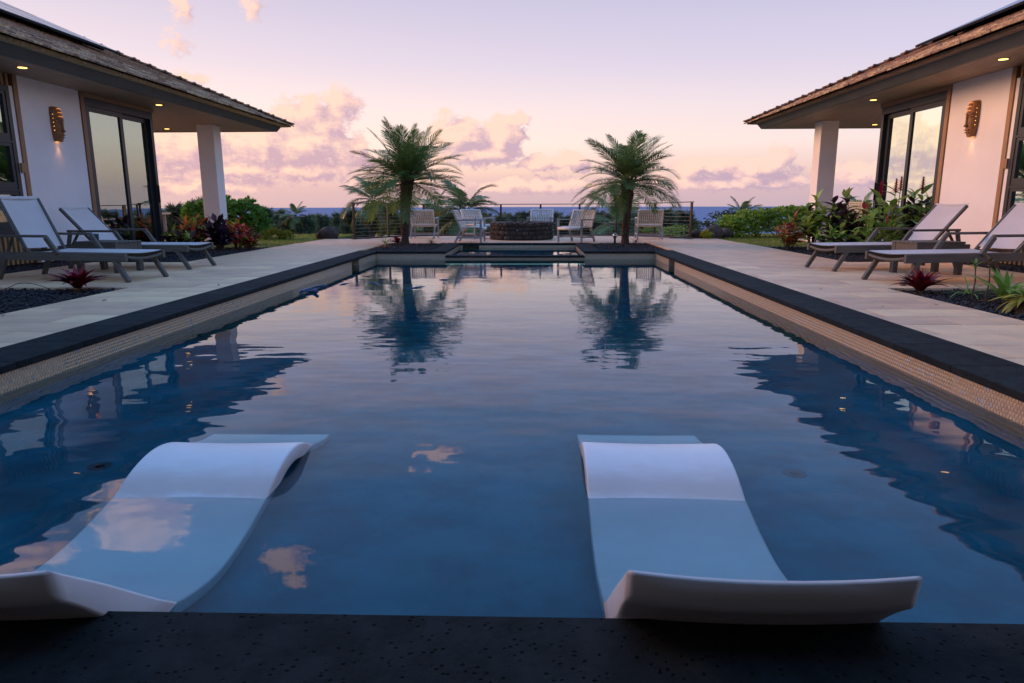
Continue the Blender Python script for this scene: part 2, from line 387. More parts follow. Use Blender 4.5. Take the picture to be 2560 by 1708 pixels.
M = dict(
    basalt=basalt_mat(),
    paver=mat('paver_stone', (.82, .555, .325), .55, col2=(.68, .46, .28), vscale=2.2, bump=.0012, bscale=60, rnd=.30, rvar=.2),
    grout=mat('grout', (.10, .085, .07), .9, var=.2, bump=.002),
    plaster=mat('pool_plaster', (.012, .205, .295), .8, col2=(.005, .115, .175), vscale=3.4, bump=.002, bscale=30),
    mosaic=mosaic_mat('mosaic', (.56, .42, .27), (.66, .51, .34), (.46, .36, .24)),
    tile=mat('mosaic_tile', (.68, .50, .31), .42, rnd=.18, var=.12, vscale=90), pearl=mat('pearl_tile', (.56, .53, .50), .25, rnd=.4),
    water=water_mat('pool_water'), spawater=water_mat('spa_water', .8),
    white=mat('white_render', (.86, .86, .87), .8, var=.04, vscale=1.1, bump=.003, bscale=70),
    shell=shell_mat(),
    soffit=wood('soffit_boards', (.44, .31, .21), (.32, .22, .15), .5, 1, 3.0, 0),
    fascia=mat('fascia_paint', (.075, .085, .09), .5, var=.1, vscale=3),
    shake=mat('wood_shake', (.52, .36, .22), .85, col2=(.26, .175, .11), vscale=7, stretch=(1, 4, 1), bump=.006, bscale=26, rnd=.95),
    cedar=wood('cedar_trim', (.34, .19, .09), (.25, .13, .06), .5, 2, 3.0), cedarslat=wood('cedar_slat', (.42, .26, .12), (.30, .17, .08), .55, 2, 3.0),
    darkframe=mat('dark_aluminium', (.035, .042, .05), .42, metal=.3), glass=glass_mat(),
    room=mat('room_paint', (.42, .42, .38), .9), roomfloor=mat('room_floor', (.24, .18, .12), .5), curtain=mat('sheer_curtain', (.72, .80, .72), .9, var=.06, trans=.2),
    panel=mat('solar_cell', (.012, .016, .03), .18, col2=(.02, .026, .045), vscale=8), panelframe=mat('solar_frame', (.03, .033, .038), .4, metal=.7),
    teak=wood('grey_teak', (.125, .115, .095), (.085, .08, .068), .65, 0, 3.0), sling=mat('sling_fabric', (.72, .70, .68), .85, var=.03, vscale=4, bump=.0006, bscale=320, trans=.18),
    rattan=mat('white_rattan', (.70, .65, .58), .6, var=.1, vscale=20), chairwood=wood('greywashed_wood', (.34, .35, .37), (.27, .28, .30), .6, 2, 3.0),
    iron=mat('bronze_post', (.05, .043, .035), .45, metal=.5), cable=mat('steel_cable', (.35, .35, .36), .35, metal=.9), chrome=mat('polished_steel', (.6, .6, .6), .12, metal=1.0),
    lava=mat('lava_stone', (.10, .068, .05), .9, col2=(.035, .032, .032), vscale=9, bump=.012, bscale=22, rnd=.9),
    mortar=mat('mortar', (.03, .028, .026), .95), cinder=mat('black_cinder', (.034, .036, .042), .7, col2=(.02, .021, .025), vscale=30, spec=.35), soil=mat('dark_soil', (.018, .018, .02), .95, bump=.01, bscale=60),
    grassbase=mat('lawn', (.20, .215, .035), .9, col2=(.14, .17, .03), vscale=2.0, bump=.01, bscale=90), grass=leafmat('grass_blade', (0.255, 0.300, 0.045), (0.180, 0.240, 0.038), vs=1.5, trans=.35),
    hill=mat('hillside', (.05, .07, .03), .95, col2=(.03, .045, .02), vscale=.2, bump=.2, bscale=1.5),
    trunk=mat('palm_bark', (.14, .085, .055), .9, col2=(.06, .038, .028), vscale=16, stretch=(1, 1, 2.4), bump=.02, bscale=28), stem=mat('green_stem', (.12, .13, .05), .6, var=.3, vscale=12), bark=mat('tree_bark', (.10, .075, .055), .9, var=.4, vscale=12, bump=.01),
    frond=leafmat('date_frond', (.105, .205, .055), (.165, .235, .060), trans=.42, rnd=.6), frond2=leafmat('coconut_frond', (0.196, 0.275, 0.078), (0.117, 0.196, 0.067), rnd=.7), frond_old=leafmat('coconut_frond_old', (0.272, 0.221, 0.060), (0.153, 0.170, 0.051), rnd=.6),
    needle=leafmat('ironwood_needle', (0.100, 0.145, 0.086), (0.139, 0.193, 0.100), rough=.7, trans=.25, rnd=.4, vs=.8), needle2=leafmat('ironwood_needle_light', (0.144, 0.166, 0.078), (0.088, 0.121, 0.066), rough=.7, rnd=.4, vs=.8),
    naupaka=leafmat('naupaka_leaf', (0.374, 0.616, 0.091), (0.210, 0.406, 0.071), vs=2.5), clusia=leafmat('clusia_leaf', (0.099, 0.281, 0.056), (0.169, 0.393, 0.070), vs=3.0),
    ydark=leafmat('croton_dark', (0.073, 0.034, 0.040), (0.040, 0.030, 0.044), trans=.15), ygreen=leafmat('croton_green', (0.292, 0.512, 0.107), (0.632, 0.729, 0.146)), yorange=leafmat('croton_orange', (0.800, 0.228, 0.064), (0.634, 0.178, 0.077)), yred=leafmat('croton_red', (0.735, 0.069, 0.049), (0.392, 0.049, 0.062)), ylime=leafmat('croton_yellow', (0.562, 0.468, 0.047), (0.250, 0.312, 0.047)), purple=leafmat('croton_purple', (0.122, 0.060, 0.096), (0.054, 0.054, 0.108)),
    brom=leafmat('bromeliad_red', (0.199, 0.012, 0.026), (0.087, 0.009, 0.021), rough=.35, rnd=.7), bromhot=leafmat('bromeliad_heart', (0.340, 0.013, 0.033), (0.208, 0.011, 0.029), rough=.3), bromold=leafmat('bromeliad_withered', (.22, .12, .05), (.13, .07, .03)),
    ginger=leafmat('ginger_leaf', (0.323, 0.551, 0.107), (0.209, 0.380, 0.083), vs=4), gingerflower=leafmat('ginger_flower', (0.554, 0.020, 0.126), (0.302, 0.014, 0.113), trans=.2), pinkflower=leafmat('pale_ginger_flower', (.60, .22, .18), (.5, .1, .12)),
    draco=leafmat('yellowed_leaf', (0.500, 0.450, 0.044), (0.250, 0.300, 0.037)), lily=leafmat('strap_leaf', (0.234, 0.429, 0.069), (0.156, 0.312, 0.058)), dry=leafmat('dry_leaf', (.22, .12, .05), (.12, .07, .03)),
    hose=mat('blue_hose', (.012, .065, .18), .35), carved=wood('carved_wood', (.36, .165, .06), (.22, .10, .04), .6, 2, 4.0, .1), lampglow=emis('lamp_glow', (1.0, .45, .10), 1.8), slitglow=emis('slit_glow', (1.0, .33, .06), .55), spotglow=emis('downlight_glow', (1.0, .56, .16), 2.6), darkmetal=mat('dark_metal', (.02, .02, .022), .4, metal=.6), drainmat=mat('drain_grey', (.012, .06, .085), .6), teal=mat('teal_glass', (.05, .12, .13), .1, spec=.8),
)
def sea_mat():
    mt = bpy.data.materials.new('sea_water'); mt.use_nodes = True; t = mt.node_tree; k = NT(t); b = t.nodes['Principled BSDF']
    co = k.n('ShaderNodeTexCoord').outputs['Object']
    n = k.noise(k.v('MULTIPLY', co, (.004, .012, 1)), 1.0, 5, .6)
    k.link(k.mix(n, (.06, .12, .26, 1), (.09, .165, .33, 1)), b.inputs['Base Color'])
    b.inputs['Roughness'].default_value = .55; b.inputs['IOR'].default_value = 1.33; b.inputs['Specular IOR Level'].default_value = .3
    bn = k.n('ShaderNodeBump'); bn.inputs['Distance'].default_value = 1.0; k.link(k.noise(co, .08, 4), bn.inputs['Height']); k.link(bn.outputs[0], b.inputs['Normal'])
    return mt
M['sea'] = sea_mat()

# ================================================================== THE LAND
POOL_X, Y0, Y1 = 2.84, 1.457, 13.95           # half width, near edge, far edge of the pool
SPA_X, SPA_Y = 1.42, 16.72
COP = 0.41                                     # coping width
WATER, SPAW = -0.16, -0.10
SHELF, DEEP = -0.385, -1.25

def land():
    xs = [-1500, -900, -500, -300, -180, -110, -70, -45, -30, -22, -16, -12, -9, -7.2, -5, -3.3, 3.3, 5, 7.2, 9, 12, 16, 22, 30, 45, 70, 110, 180, 300, 500, 900, 1500]
    ys = [-150, -80, -40, -20, -8, -2, .9, 4, 8, 12, 17.3, 19, 21, 22.5, 24, 26, 29, 33, 38, 45, 55, 70, 90, 120, 170, 240, 340, 480, 650, 900]
    def h(x, y):
        d = max(0.0, y - 21.5) + max(0.0, abs(x) - 16) * .6
        z = -.07 - .085 * d - (.25 * math.sin(x * .3) * math.sin(y * .21 + x * .1) * min(1, d / 10))
        return max(z, -75)
    V = [(x, y, h(x, y)) for y in ys for x in xs]; nx = len(xs); F = []
    for j in range(len(ys) - 1):
        for i in range(nx - 1):
            if xs[i] >= -3.3 and xs[i + 1] <= 3.3 and ys[j] >= .9 and ys[j + 1] <= 17.3: continue
            F.append((j * nx + i, j * nx + i + 1, (j + 1) * nx + i + 1, (j + 1) * nx + i))
    kind(link('ground', npmesh('ground', V, F, M['hill'])), 'structure')
    # sea: a disc ending at its own horizon, 60 m below the terrace
    mb = MB(); n = 180; ring = [200, 800, 2500, 7000, 13700]; V = []; F = []
    for r in ring:
        for j in range(n): a = 2 * math.pi * j / n; V.append((r * math.cos(a), r * math.sin(a), -60))
    for i in range(len(ring) - 1):
        for j in range(n): F.append((i * n + j, i * n + (j + 1) % n, (i + 1) * n + (j + 1) % n, (i + 1) * n + j))
    kind(link('sea', npmesh('sea', V, F, M['sea'])), 'structure')
land()

# ------------------------------------------------------------------ pool
def pool():
    mb = MB()
    def wallx(x, y0, y1, z0, z1, th=.25):
        s = 1 if x > 0 else -1
        mb.box((x + s * th / 2, (y0 + y1) / 2, (z0 + z1) / 2), (th, y1 - y0, z1 - z0))
    # side walls with the two shallow recesses near the far end
    top = -.041
    for s in (-1, 1):
        wallx(s * POOL_X, Y0 - .25, 12.03, DEEP, top); wallx(s * POOL_X, 12.55, Y1 + .25, DEEP, top)
        wallx(s * (POOL_X + .16), 12.03, 12.55, DEEP, top, .12)
        mb.box((s * (POOL_X + SPA_X) / 2 + s * .0, Y1 + .125, (DEEP + top) / 2), (POOL_X - SPA_X, .25, top - DEEP))      # front of the planters
        wallx(s * SPA_X, Y1 + .25, SPA_Y, -1.0, top)
    mb.box((0, Y0 - .125, (DEEP + top) / 2), (2 * POOL_X, .25, top - DEEP))
    # back wall of the spa with its skimmer mouth at the left
    mb.box((.24, SPA_Y + .125, (-1.0 + top) / 2), (2 * SPA_X - .48, .25, top + 1.0)); mb.box((-SPA_X + .04, SPA_Y + .125, (top - 1.0) / 2), (.08, .25, top + 1.0))
    mb.box((-1.14, SPA_Y + .28, (-1 + top) / 2), (.6, .06, top + 1.0))
    root = mb.build('pool_wall', M['mosaic']); kind(root, 'structure')
    fl = MB()
    fl.box((0, (Y0 + 5.2) / 2, SHELF - .1), (2 * POOL_X, 5.2 - Y0, .2)); 
    fl.box((0, 5.4, SHELF - .3), (2 * POOL_X, .4, .4)); fl.box((0, 5.8, SHELF - .5), (2 * POOL_X, .4, .4))
    fl.box((0, (5.2 + Y1) / 2, DEEP - .05), (2 * POOL_X, Y1 - 5.2, .1))
    fl.box((0, (Y1 + SPA_Y) / 2 + .12, -.95), (2 * SPA_X, SPA_Y - Y1 - .24, .1))
    fl.build('pool_floor', M['plaster'], root)
    # mosaic tiles standing proud of the wall: the nearest singly, the next stretch as one piece
    s = .025; tm = MB().box((0, 0, 0), (.006, s - .003, s - .003), ch=.002).mesh('mosaic_tile', M['tile']); tp = MB().box((0, 0, 0), (.006, s - .003, s - .003), ch=.002).mesh('pearl_tile', M['pearl'])
    bv = [tuple(v.co) for v in tm.vertices]; quads = [tuple(p.vertices) if len(p.vertices) == 4 else (*p.vertices, p.vertices[2]) for p in tm.polygons]
    for sd in (-1, 1):
        ya = 3.75 if sd < 0 else 3.3; far = {0: [], 1: []}
        for r in range(5):
            z = -.053 - s * r
            y = ya + (r % 2) * s / 2
            i = 0
            while y < 9.0:
                pearl = random.random() < (.10 if math.sin(y * 3.1 + sd) + math.sin(y * 7.3) > .2 else .02)
                p = (sd * (POOL_X - .002), y, z)
                if i < 28: link('mosaic_tile', tp if pearl else tm, root, p)
                else: far[int(pearl)].append(p)
                y += s; i += 1
        for q, ps in far.items():
            if not ps: continue
            ps = np.array(ps); V, F = [], []
            n = len(ps); tri = []
            bvn = np.array(bv); V = (bvn[None] + ps[:, None]).reshape(-1, 3)
            qs = [f for f in quads if len(set(f)) == 4]
            F = (np.array(qs)[None] + (np.arange(n) * len(bvn))[:, None, None]).reshape(-1, 4)
            kind(link('mosaic_tiles', npmesh('mosaic_tiles', V, F, M['pearl' if q else 'tile']), root), 'stuff')
    # bubblers on the shelf
    for x in (-1.655, 1.528):
        d = MB().lathe([(.02, 0), (.034, .003), (.052, .004), (.052, 0)], 20).build('shelf_fitting', M['drainmat'], root, loc=(x, 2.93, SHELF + .001))
    # weir between spa and pool
    w = MB().box((0, Y1 + .10, (-.10 - 1.0) / 2 - .012), (2 * SPA_X, .2, .9 - .02)).build('weir', M['mosaic'], root)
    MB().box((0, Y1 + .085, -.098), (2 * SPA_X - .004, .25, .03), ch=.012).build('weir_cap', M['basalt'], w)
    # water bodies, closed so that they swallow light with depth
    wb = MB().box((0, (Y0 + Y1) / 2, (WATER + DEEP) / 2 - .02), (2 * POOL_X + .30, Y1 - Y0 + .06, WATER - DEEP + .04))
    kind(wb.build('pool_water', M['water']), 'structure')
    sb = MB().box((0, (Y1 + .2 + SPA_Y) / 2 + .1, (SPAW - .93) / 2), (2 * SPA_X + .04, SPA_Y - Y1 + .05, SPAW + .93))
    kind(sb.build('spa_water', M['spawater']), 'structure')
    # coping: dark basalt slabs
    cp = struct_empty('pool_coping')
    def slab(x0, x1, y0, y1, round_=.004):
        MB().box((0, 0, 0), (x1 - x0 - .003, y1 - y0 - .003, .046), ch=round_).build('coping_stone', M['basalt'], cp, loc=((x0 + x1) / 2, (y0 + y1) / 2, -.016))
    for sd in (-1, 1):
        a, b = sorted((sd * (POOL_X - .02), sd * (POOL_X + COP)))
        ys = np.linspace(Y0 - .02, 14.26, 21)
        for i in range(20): slab(a, b, ys[i], ys[i + 1])
        xs = np.linspace(SPA_X - .02, POOL_X - .02, 4)
        for i in range(3): a2, b2 = sorted((sd * xs[i], sd * xs[i + 1])); slab(a2, b2, Y1 - .02, 14.26)
        ysp = np.linspace(14.26, SPA_Y, 6); a3, b3 = sorted((sd * (SPA_X - .02), sd * (SPA_X + .33)))
        for i in range(5): slab(a3, b3, ysp[i], ysp[i + 1])
    xs = np.linspace(-SPA_X - .33, SPA_X + .33, 6)
    for i in range(5): slab(xs[i], xs[i + 1], SPA_Y, SPA_Y + .32)
    xs = (-POOL_X - COP, -1.35, 1.7, POOL_X + COP)
    for i in range(3): slab(xs[i], xs[i + 1], Y0 - .62, Y0 - .02 + .0)
pool()

# ------------------------------------------------------------------ deck of stone pavers
BED_X, PATIO_Y, PATIO_Y2, FARBED_X, PATIO_X = 4.38, 7.85, 11.4, 5.53, 7.1
def deck():
    root = struct_empty('deck')
    base = MB()
    o = POOL_X + COP
    regs = []
    for s in (-1, 1):
        def r(x0, x1, y0, y1): a, b = sorted((s * x0, s * x1)); regs.append((a, b, y0, y1))
        r(o, BED_X, -2.2, PATIO_Y); r(o, PATIO_X, PATIO_Y, PATIO_Y2); r(o, FARBED_X, PATIO_Y2, 17.0)
    regs.append((-5.45, 5.45, 17.0, 19.2)); regs.append((-4.2, 4.2, 19.2, 21.3))
    for a, b, y0, y1 in regs: base.box(((a + b) / 2, (y0 + y1) / 2, -.055), (b - a, y1 - y0, .05))
    # terrace wings that run out to the lanai floors
    base.build('deck_bed', M['grout'], root)
    RW, RL, g, th = .405, .81, .011, .03
    cache = {}; farV, farF = [], []
    row = 0; y = -2.2 + .0
    nrow = int(round((21.3 + 2.2) / RW))
    def piece(x0, x1, y0, y1):
        w, d = x1 - x0 - g, y1 - y0 - g
        if w < .03 or d < .03: return
        c = ((x0 + x1) / 2, (y0 + y1) / 2, -th / 2 + random.uniform(-.0008, .0008))
        if y0 < 11.3 and y0 > 2.2:
            key = (round(w, 3), round(d, 3))
            if key not in cache: cache[key] = MB().box((0, 0, 0), (w, d, th), ch=.0025).mesh('paver', M['paver'])
            link('paver', cache[key], root, c)
        else:
            q = MB().box(c, (w, d, th), ch=.0025); farV.append(q)
    for a, b, y0, y1 in regs:
        n = max(1, int(round((y1 - y0) / RW)))
        for j in range(n):
            ya, yb = y0 + (y1 - y0) * j / n, y0 + (y1 - y0) * (j + 1) / n
            k = int(round(ya / RW)); off = (k % 2) * RL / 2 + (.0 if a < 0 else .13)
            x = math.floor((a - off) / RL) * RL + off
            while x < b:
                piece(max(a, x), min(b, x + RL), ya, yb); x += RL
    mb = MB()
    for q in farV: mb.add(q.v, q.f)
    kind(mb.build('paver_field', M['paver'], root), 'stuff')
deck()

# ------------------------------------------------------------------ planting beds of black cinder, lawns
octv = np.array([(1, 0, 0), (-1, 0, 0), (0, 1, 0), (0, -1, 0), (0, 0, 1), (0, 0, -1)], float); octf = [(0, 2, 4), (2, 1, 4), (1, 3, 4), (3, 0, 4), (2, 0, 5), (1, 2, 5), (3, 1, 5), (0, 3, 5)]
def bed(x0, x1, y0, y1, n, label, z=-.028, size=.016):
    root = MB().box(((x0 + x1) / 2, (y0 + y1) / 2, z - .03), (x1 - x0, y1 - y0, .04)).build('planting_bed', M['soil']); kind(root, 'structure')
    pos = np.stack([rng.uniform(x0 + .01, x1 - .01, n), rng.uniform(y0 + .01, y1 - .01, n), z + rng.uniform(-.014, .012, n) + .008 * np.sin(rng.uniform(0, 6, n))], 1)
    sc_ = rng.uniform(.5, 1.5, (n, 1)) * size * rng.uniform(.6, 1.3, (n, 3))
    V, F = scatter(octv, octf, pos, sc_, rotmats(n))
    g = link('cinder_gravel', npmesh('cinder_gravel', V, F, M['cinder'])); kind(g, 'stuff'); tag(g, label, 'gravel')
bed(BED_X + .004, 7.3, 3.2, PATIO_Y - .004, 13000, 'black cinder gravel in the near bed on the right, round the yellow plant')
bed(-7.4, -BED_X - .004, 3.2, PATIO_Y - .004, 11000, 'black cinder gravel in the near bed on the left')
bed(FARBED_X + .004, 7.3, PATIO_Y2 + .004, 15.7, 5500, 'black cinder gravel under the crotons on the right')
bed(-7.4, -FARBED_X - .004, PATIO_Y2 + .004, 15.7, 5500, 'black cinder gravel under the crotons on the left')
bed(SPA_X + .334, POOL_X + COP - .1, 14.264, 16.99, 3500, 'black cinder gravel round the palm right of the spa', z=-.018)
bed(-POOL_X - COP + .1, -SPA_X - .334, 14.264, 16.99, 3500, 'black cinder gravel round the palm left of the spa', z=-.018)
bed(PATIO_X + .004, 7.5, PATIO_Y, PATIO_Y2, 2500, 'black stones along the foot of the right house wall', z=-.01, size=.03)
bed(-7.5, -PATIO_X - .004, PATIO_Y, PATIO_Y2, 2500, 'black stones along the foot of the left house wall', z=-.01, size=.03)

def lawn(x0, x1, y0, y1, n, label):
    b = MB().box(((x0 + x1) / 2, (y0 + y1) / 2, -.05), (x1 - x0, y1 - y0, .06)).build('lawn', M['grassbase']); kind(b, 'structure')
    p = np.stack([rng.uniform(x0, x1, n), rng.uniform(y0, y1, n), np.full(n, -.022)], 1)
    h = rng.uniform(.03, .06, n); a = rng.uniform(0, 6.28, n); w = .006; lean = rng.normal(0, .02, (n, 2))
    dx, dy = np.cos(a) * w, np.sin(a) * w
    V = np.stack([p + np.stack([dx, dy, 0 * dx], 1), p - np.stack([dx, dy, 0 * dx], 1), p + np.stack([lean[:, 0], lean[:, 1], h], 1)], 1).reshape(-1, 3)
    g = link('grass', npmesh('grass', V, np.arange(3 * n).reshape(-1, 3), M['grass'])); kind(g, 'stuff'); tag(g, label, 'grass')
lawn(5.46, 14, 15.72, 22.5, 26000, 'mown grass behind the orange croton on the right')
lawn(-14, -5.46, 15.72, 22.5, 26000, 'mown grass beside the terrace on the left')

# ================================================================== HOUSES
def house(s, wall, eave, label, side):
    """s = -1 left, +1 right; wall and eave are distances from the pool's axis"""
    T = thing('house', label, 'house', (s * wall, 12, 0))
    ox, oy = s * wall, 12.0
    def X(u): return s * u - ox
    def bx(mb, u0, u1, y0, y1, z0, z1, ch=0.0):
        a, b = sorted((X(u0), X(u1))); mb.box(((a + b) / 2, (y0 + y1) / 2 - oy, (z0 + z1) / 2), (b - a, y1 - y0, z1 - z0), ch=ch); return mb
    def part(name, mt, *boxes, parent=None, ch=0.0):
        mb = MB()
        for b in boxes: bx(mb, *b, ch=ch)
        return mb.build(name, mt, parent or T)
    W = wall; SOF = 2.875; YB, YE = 3.0, 18.98
    PY0, PY1, DY1 = 10.66, 12.12, 14.41
    # rendered wall panels
    part('wall', M['white'], (W, W + .2, PY0, PY1, .06, SOF)); part('wall', M['white'], (W, W + .2, 5.0, 9.16, .06, SOF))
    part('wall', M['white'], (W + .1, W + 5.0, DY1 - .2, DY1 - .004, .0, SOF))
    part('wall', M['white'], (W + .02, W + .2, 12.12, DY1, 2.80, SOF))
    part('plinth', M['mortar'], (W + .03, W + .18, 5.0, DY1, -.05, .06))
    # rooms behind the glass
    rm = part('room', M['room'], (W + 4.5, W + 4.6, 5, DY1 - .2, .05, SOF), (W + .2, W + 4.5, 4.95, 5.0, .05, SOF), (W + .2, W + 4.5, 10.7, 10.8, .05, SOF))
    part('room_floor', M['roomfloor'], (W + .2, W + 4.5, 5, DY1 - .2, 0, .05), parent=rm)
    part('room_ceiling', M['room'], (W + .2, W + 4.5, 5, DY1 - .2, SOF - .12, SOF - .05), parent=rm)
    # cedar trims
    part('trim', M['cedar'], (W - .02, W + .06, PY0 - .09, PY0 - .003, .06, SOF - .004))
    part('trim', M['cedar'], (W - .02, W + .06, PY1 + .012, PY1 + .105, .06, SOF - .004)); part('trim', M['cedar'], (W - .021, W + .06, PY1 + .106, DY1 + .05, 2.795, SOF - .004))
    part('trim', M['cedar'], (W - .02, W + .06, 9.16, 9.25, .06, SOF - .004))
    # sliding door: head, two panels and a fixed lite
    D = part('sliding_door', M['darkframe'], (W - .01, W + .12, 12.228, DY1, 2.66, 2.79), (W - .01, W + .12, 12.228, 12.29, .05, 2.66), (W - .01, W + .12, DY1 - .09, DY1, .05, 2.66), (W - .01, W + .12, 12.29, DY1 - .09, .03, .09))
    for y0, y1, du in ((12.292, 13.37, .0), (13.25, DY1 - .092, .06)):
        p = part('door_panel', M['darkframe'], (W + .005 + du, W + .05 + du, y0, y0 + .075, .095, 2.655), (W + .005 + du, W + .05 + du, y1 - .095, y1, .095, 2.655),
             (W + .005 + du, W + .05 + du, y0 + .075, y1 - .095, 2.57, 2.655), (W + .005 + du, W + .05 + du, y0 + .075, y1 - .095, .095, .2), parent=D)
        g = MB().quad((X(W + .028 + du), y0 + .07 - oy, .19), (X(W + .028 + du), y1 - .09 - oy, .19), (X(W + .028 + du), y1 - .09 - oy, 2.575), (X(W + .028 + du), y0 + .07 - oy, 2.575)).build('pane', M['glass'], D)
    part('handle', M['darkmetal'], (W - .035, W + .005, DY1 - .062, DY1 - .035, 1.0, 1.35), parent=D)
    # window bay: slats over and under, awning lights between
    for zz0, zz1 in ((2.70, SOF - .004), (.07, .52)):
        for i in range(13):
            y = 9.28 + i * .098
            part('slat', M['cedarslat'], (W + .0, W + .045, y, y + .045, zz0, zz1))
        part('slat_backing', M['mortar'], (W + .06, W + .09, 9.25, 10.55, zz0, zz1))
    part('reveal', M['white'], (W + .0, W + .1, 10.495, 10.565, .52, 2.70))
    Wn = part('window', M['darkframe'], (W + .0, W + .12, 10.42, 10.493, .525, 2.695), (W, W + .12, 9.255, 9.33, .525, 2.695), (W, W + .12, 9.33, 10.42, 2.61, 2.695), (W, W + .12, 9.33, 10.42, .525, .6))
    for z0, z1 in ((1.90, 2.608), (1.19, 1.86), (.603, 1.15)):
        sash = part('sash', M['darkframe'], (W + .01, W + .07, 9.332, 10.418, z1 - .045, z1), (W + .01, W + .07, 9.332, 10.418, z0, z0 + .10), (W + .01, W + .07, 9.332, 9.39, z0 + .1, z1 - .045), (W + .01, W + .07, 10.36, 10.418, z0 + .1, z1 - .045), parent=Wn)
        MB().quad((X(W + .04), 9.38 - oy, z0 + .09), (X(W + .04), 10.37 - oy, z0 + .09), (X(W + .04), 10.37 - oy, z1 - .04), (X(W + .04), 9.38 - oy, z1 - .04)).build('pane', M['glass'], Wn)
    part('rail', M['darkframe'], (W + .0, W + .1, 9.332, 10.418, 1.862, 1.898), parent=Wn); part('rail', M['darkframe'], (W, W + .1, 9.332, 10.418, 1.152, 1.188), parent=Wn)
    part('hinge', M['cedar'], (W - .03, W - .002, 10.50, 10.56, 1.44, 1.58))
    # lanai column and floor
    part('column', M['white'], (wall + (.0 if s < 0 else -.06), wall + (.41 if s < 0 else .35), 17.17, 17.58, .0, SOF), ch=.008)
    part('lanai_floor', M['paver'], (W + .02, W + 5.0, DY1 + .0, 18.8, -.04, .012))
    # soffit with a shadow gap behind the fascia
    sf = MB()
    for i in range(24):
        u = eave + .07 + i * .145
        bx(sf, u, u + .139, YB, YE - .03, SOF, SOF + .025)
    sf.build('soffit', M['soffit'], T); part('soffit_gap', M['mortar'], (eave + .05, W + 5, YB, YE - .02, SOF + .03, SOF + .06))
    # canted fascia round the eave
    def prism(pts_yz, y0, y1, name, mt):
        V = [(X(u), y0 - oy, z) for u, z in pts_yz] + [(X(u), y1 - oy, z) for u, z in pts_yz]; n = len(pts_yz)
        F = [tuple(range(n)), tuple(range(2 * n - 1, n - 1, -1))] + [(i, n + i, n + (i + 1) % n, (i + 1) % n) for i in range(n)]
        mb = MB(); mb.add(V, F); return mb.build(name, mt, T)
    e = eave; YF = YE
    # long fascia along the pool, mitred at the corner, then the return over the sea side
    mb = MB()
    A = [(e, 2.868), (e - .13, 3.055), (e - .08, 3.075), (e + .06, 2.868)]
    V = [(X(u), YB - oy, z) for u, z in A] + [(X(u), YF + (e - u) - oy, z) for u, z in A] + [(X(W + 5), YF + (e - u) - oy, z) for u, z in A]
    F = [(i, (i + 1) % 4, 4 + (i + 1) % 4, 4 + i) for i in range(4)] + [(4 + i, 4 + (i + 1) % 4, 8 + (i + 1) % 4, 8 + i) for i in range(4)] + [(0, 1, 2, 3), (8, 9, 10, 11)]
    mb.add(V, F); mb.build('fascia', M['fascia'], T)
    # roof: hipped body, shakes on top of it
    P = .43; tu, ty, tz = e - .22, YE + .22, 3.045
    ridge = 5.2
    mb = MB()
    def rp(du, y, dz=0): return (X(tu + du), y - oy, tz + P * du + dz)
    a0, a1 = rp(0, YB), rp(0, ty); b0, b1 = rp(ridge, YB), rp(ridge, ty - ridge); c1 = (X(tu + 2 * ridge), ty - oy, tz); c0 = (X(tu + 2 * ridge), YB - oy, tz)
    V = [a0, a1, b0, b1, c0, c1]; lowz = -.04
    mb.add(V + [(p[0], p[1], tz + lowz) for p in (a0, a1, c1, c0)], [(0, 1, 3, 2), (1, 5, 3), (2, 3, 5, 4), (0, 6, 7, 1), (1, 7, 8, 5), (0, 2, 4, 9, 6), (6, 9, 8, 7), (4, 5, 8, 9)])
    roof = mb.build('roof', M['shake'], T)
    meshes = []
    for w in (.15, .19, .23, .28):
        q = MB()
        q.box((0, 0, 0), (.42, w - .008, .03), ch=.003); meshes.append((w, q.mesh('shingle', M['shake'])))
    ang = math.atan(P); cnt = 0; rest = MB(); exp = .25; i = 0; cs, sn = math.cos(ang), math.sin(ang)
    while i * exp * cs < 3.6:
        du = i * exp * cs + .05
        y = YB; yend = ty - du + .10
        while y < yend - .05:
            w, me = random.choice(meshes); jit = random.uniform(-.018, .012)
            tl = ang - .07 + random.uniform(-.012, .012)
            c = Vector((X(tu + du + jit), y + w / 2 - oy, tz + P * (du + jit) + .046 + random.uniform(-.004, .005)))
            ry = -tl if s > 0 else tl - 0
            if cnt < 298 and y > 8.2:
                link('shingle', me, roof, c, (0, -tl if s > 0 else tl, random.uniform(-.02, .02))); cnt += 1
            else:
                rest.box(c, (.42, w - .008, .03), Matrix.Rotation(-tl if s > 0 else tl, 3, 'Y'))
            y += w
        i += 1
    # shakes of the sea-side slope, seen end on along the hip
    i = 0
    while i * exp * cs < 3.6:
        du = i * exp * cs + .05; u = tu + du - .10
        while u < tu + du + 1.6:
            w = random.choice((.15, .19, .24)); c = Vector((X(u + w / 2), ty - du - oy, tz + P * du + .044)); rest.box(c, (w - .008, .42, .03), Matrix.Rotation(-(ang - .055), 3, 'X')); u += w
        i += 1
    # hip caps
    i = 0
    while i * .25 < 3.4:
        d = i * .24 + .03
        c = Vector((X(tu + d), ty - d - oy, tz + P * d + .085)); dirv = Vector((s, -1, P)).normalized()
        x = dirv; yv = Vector((0, 0, 1)).cross(x).normalized(); zv = x.cross(yv)
        rest.box(c, (.40, .24, .03), Matrix((x, yv, zv)).transposed() @ Matrix.Rotation(.06, 3, 'Y')); i += 1
    kind(rest.build('shingle_field', M['shake'], roof), 'stuff')
    # solar panels on rails
    du0 = 1.55
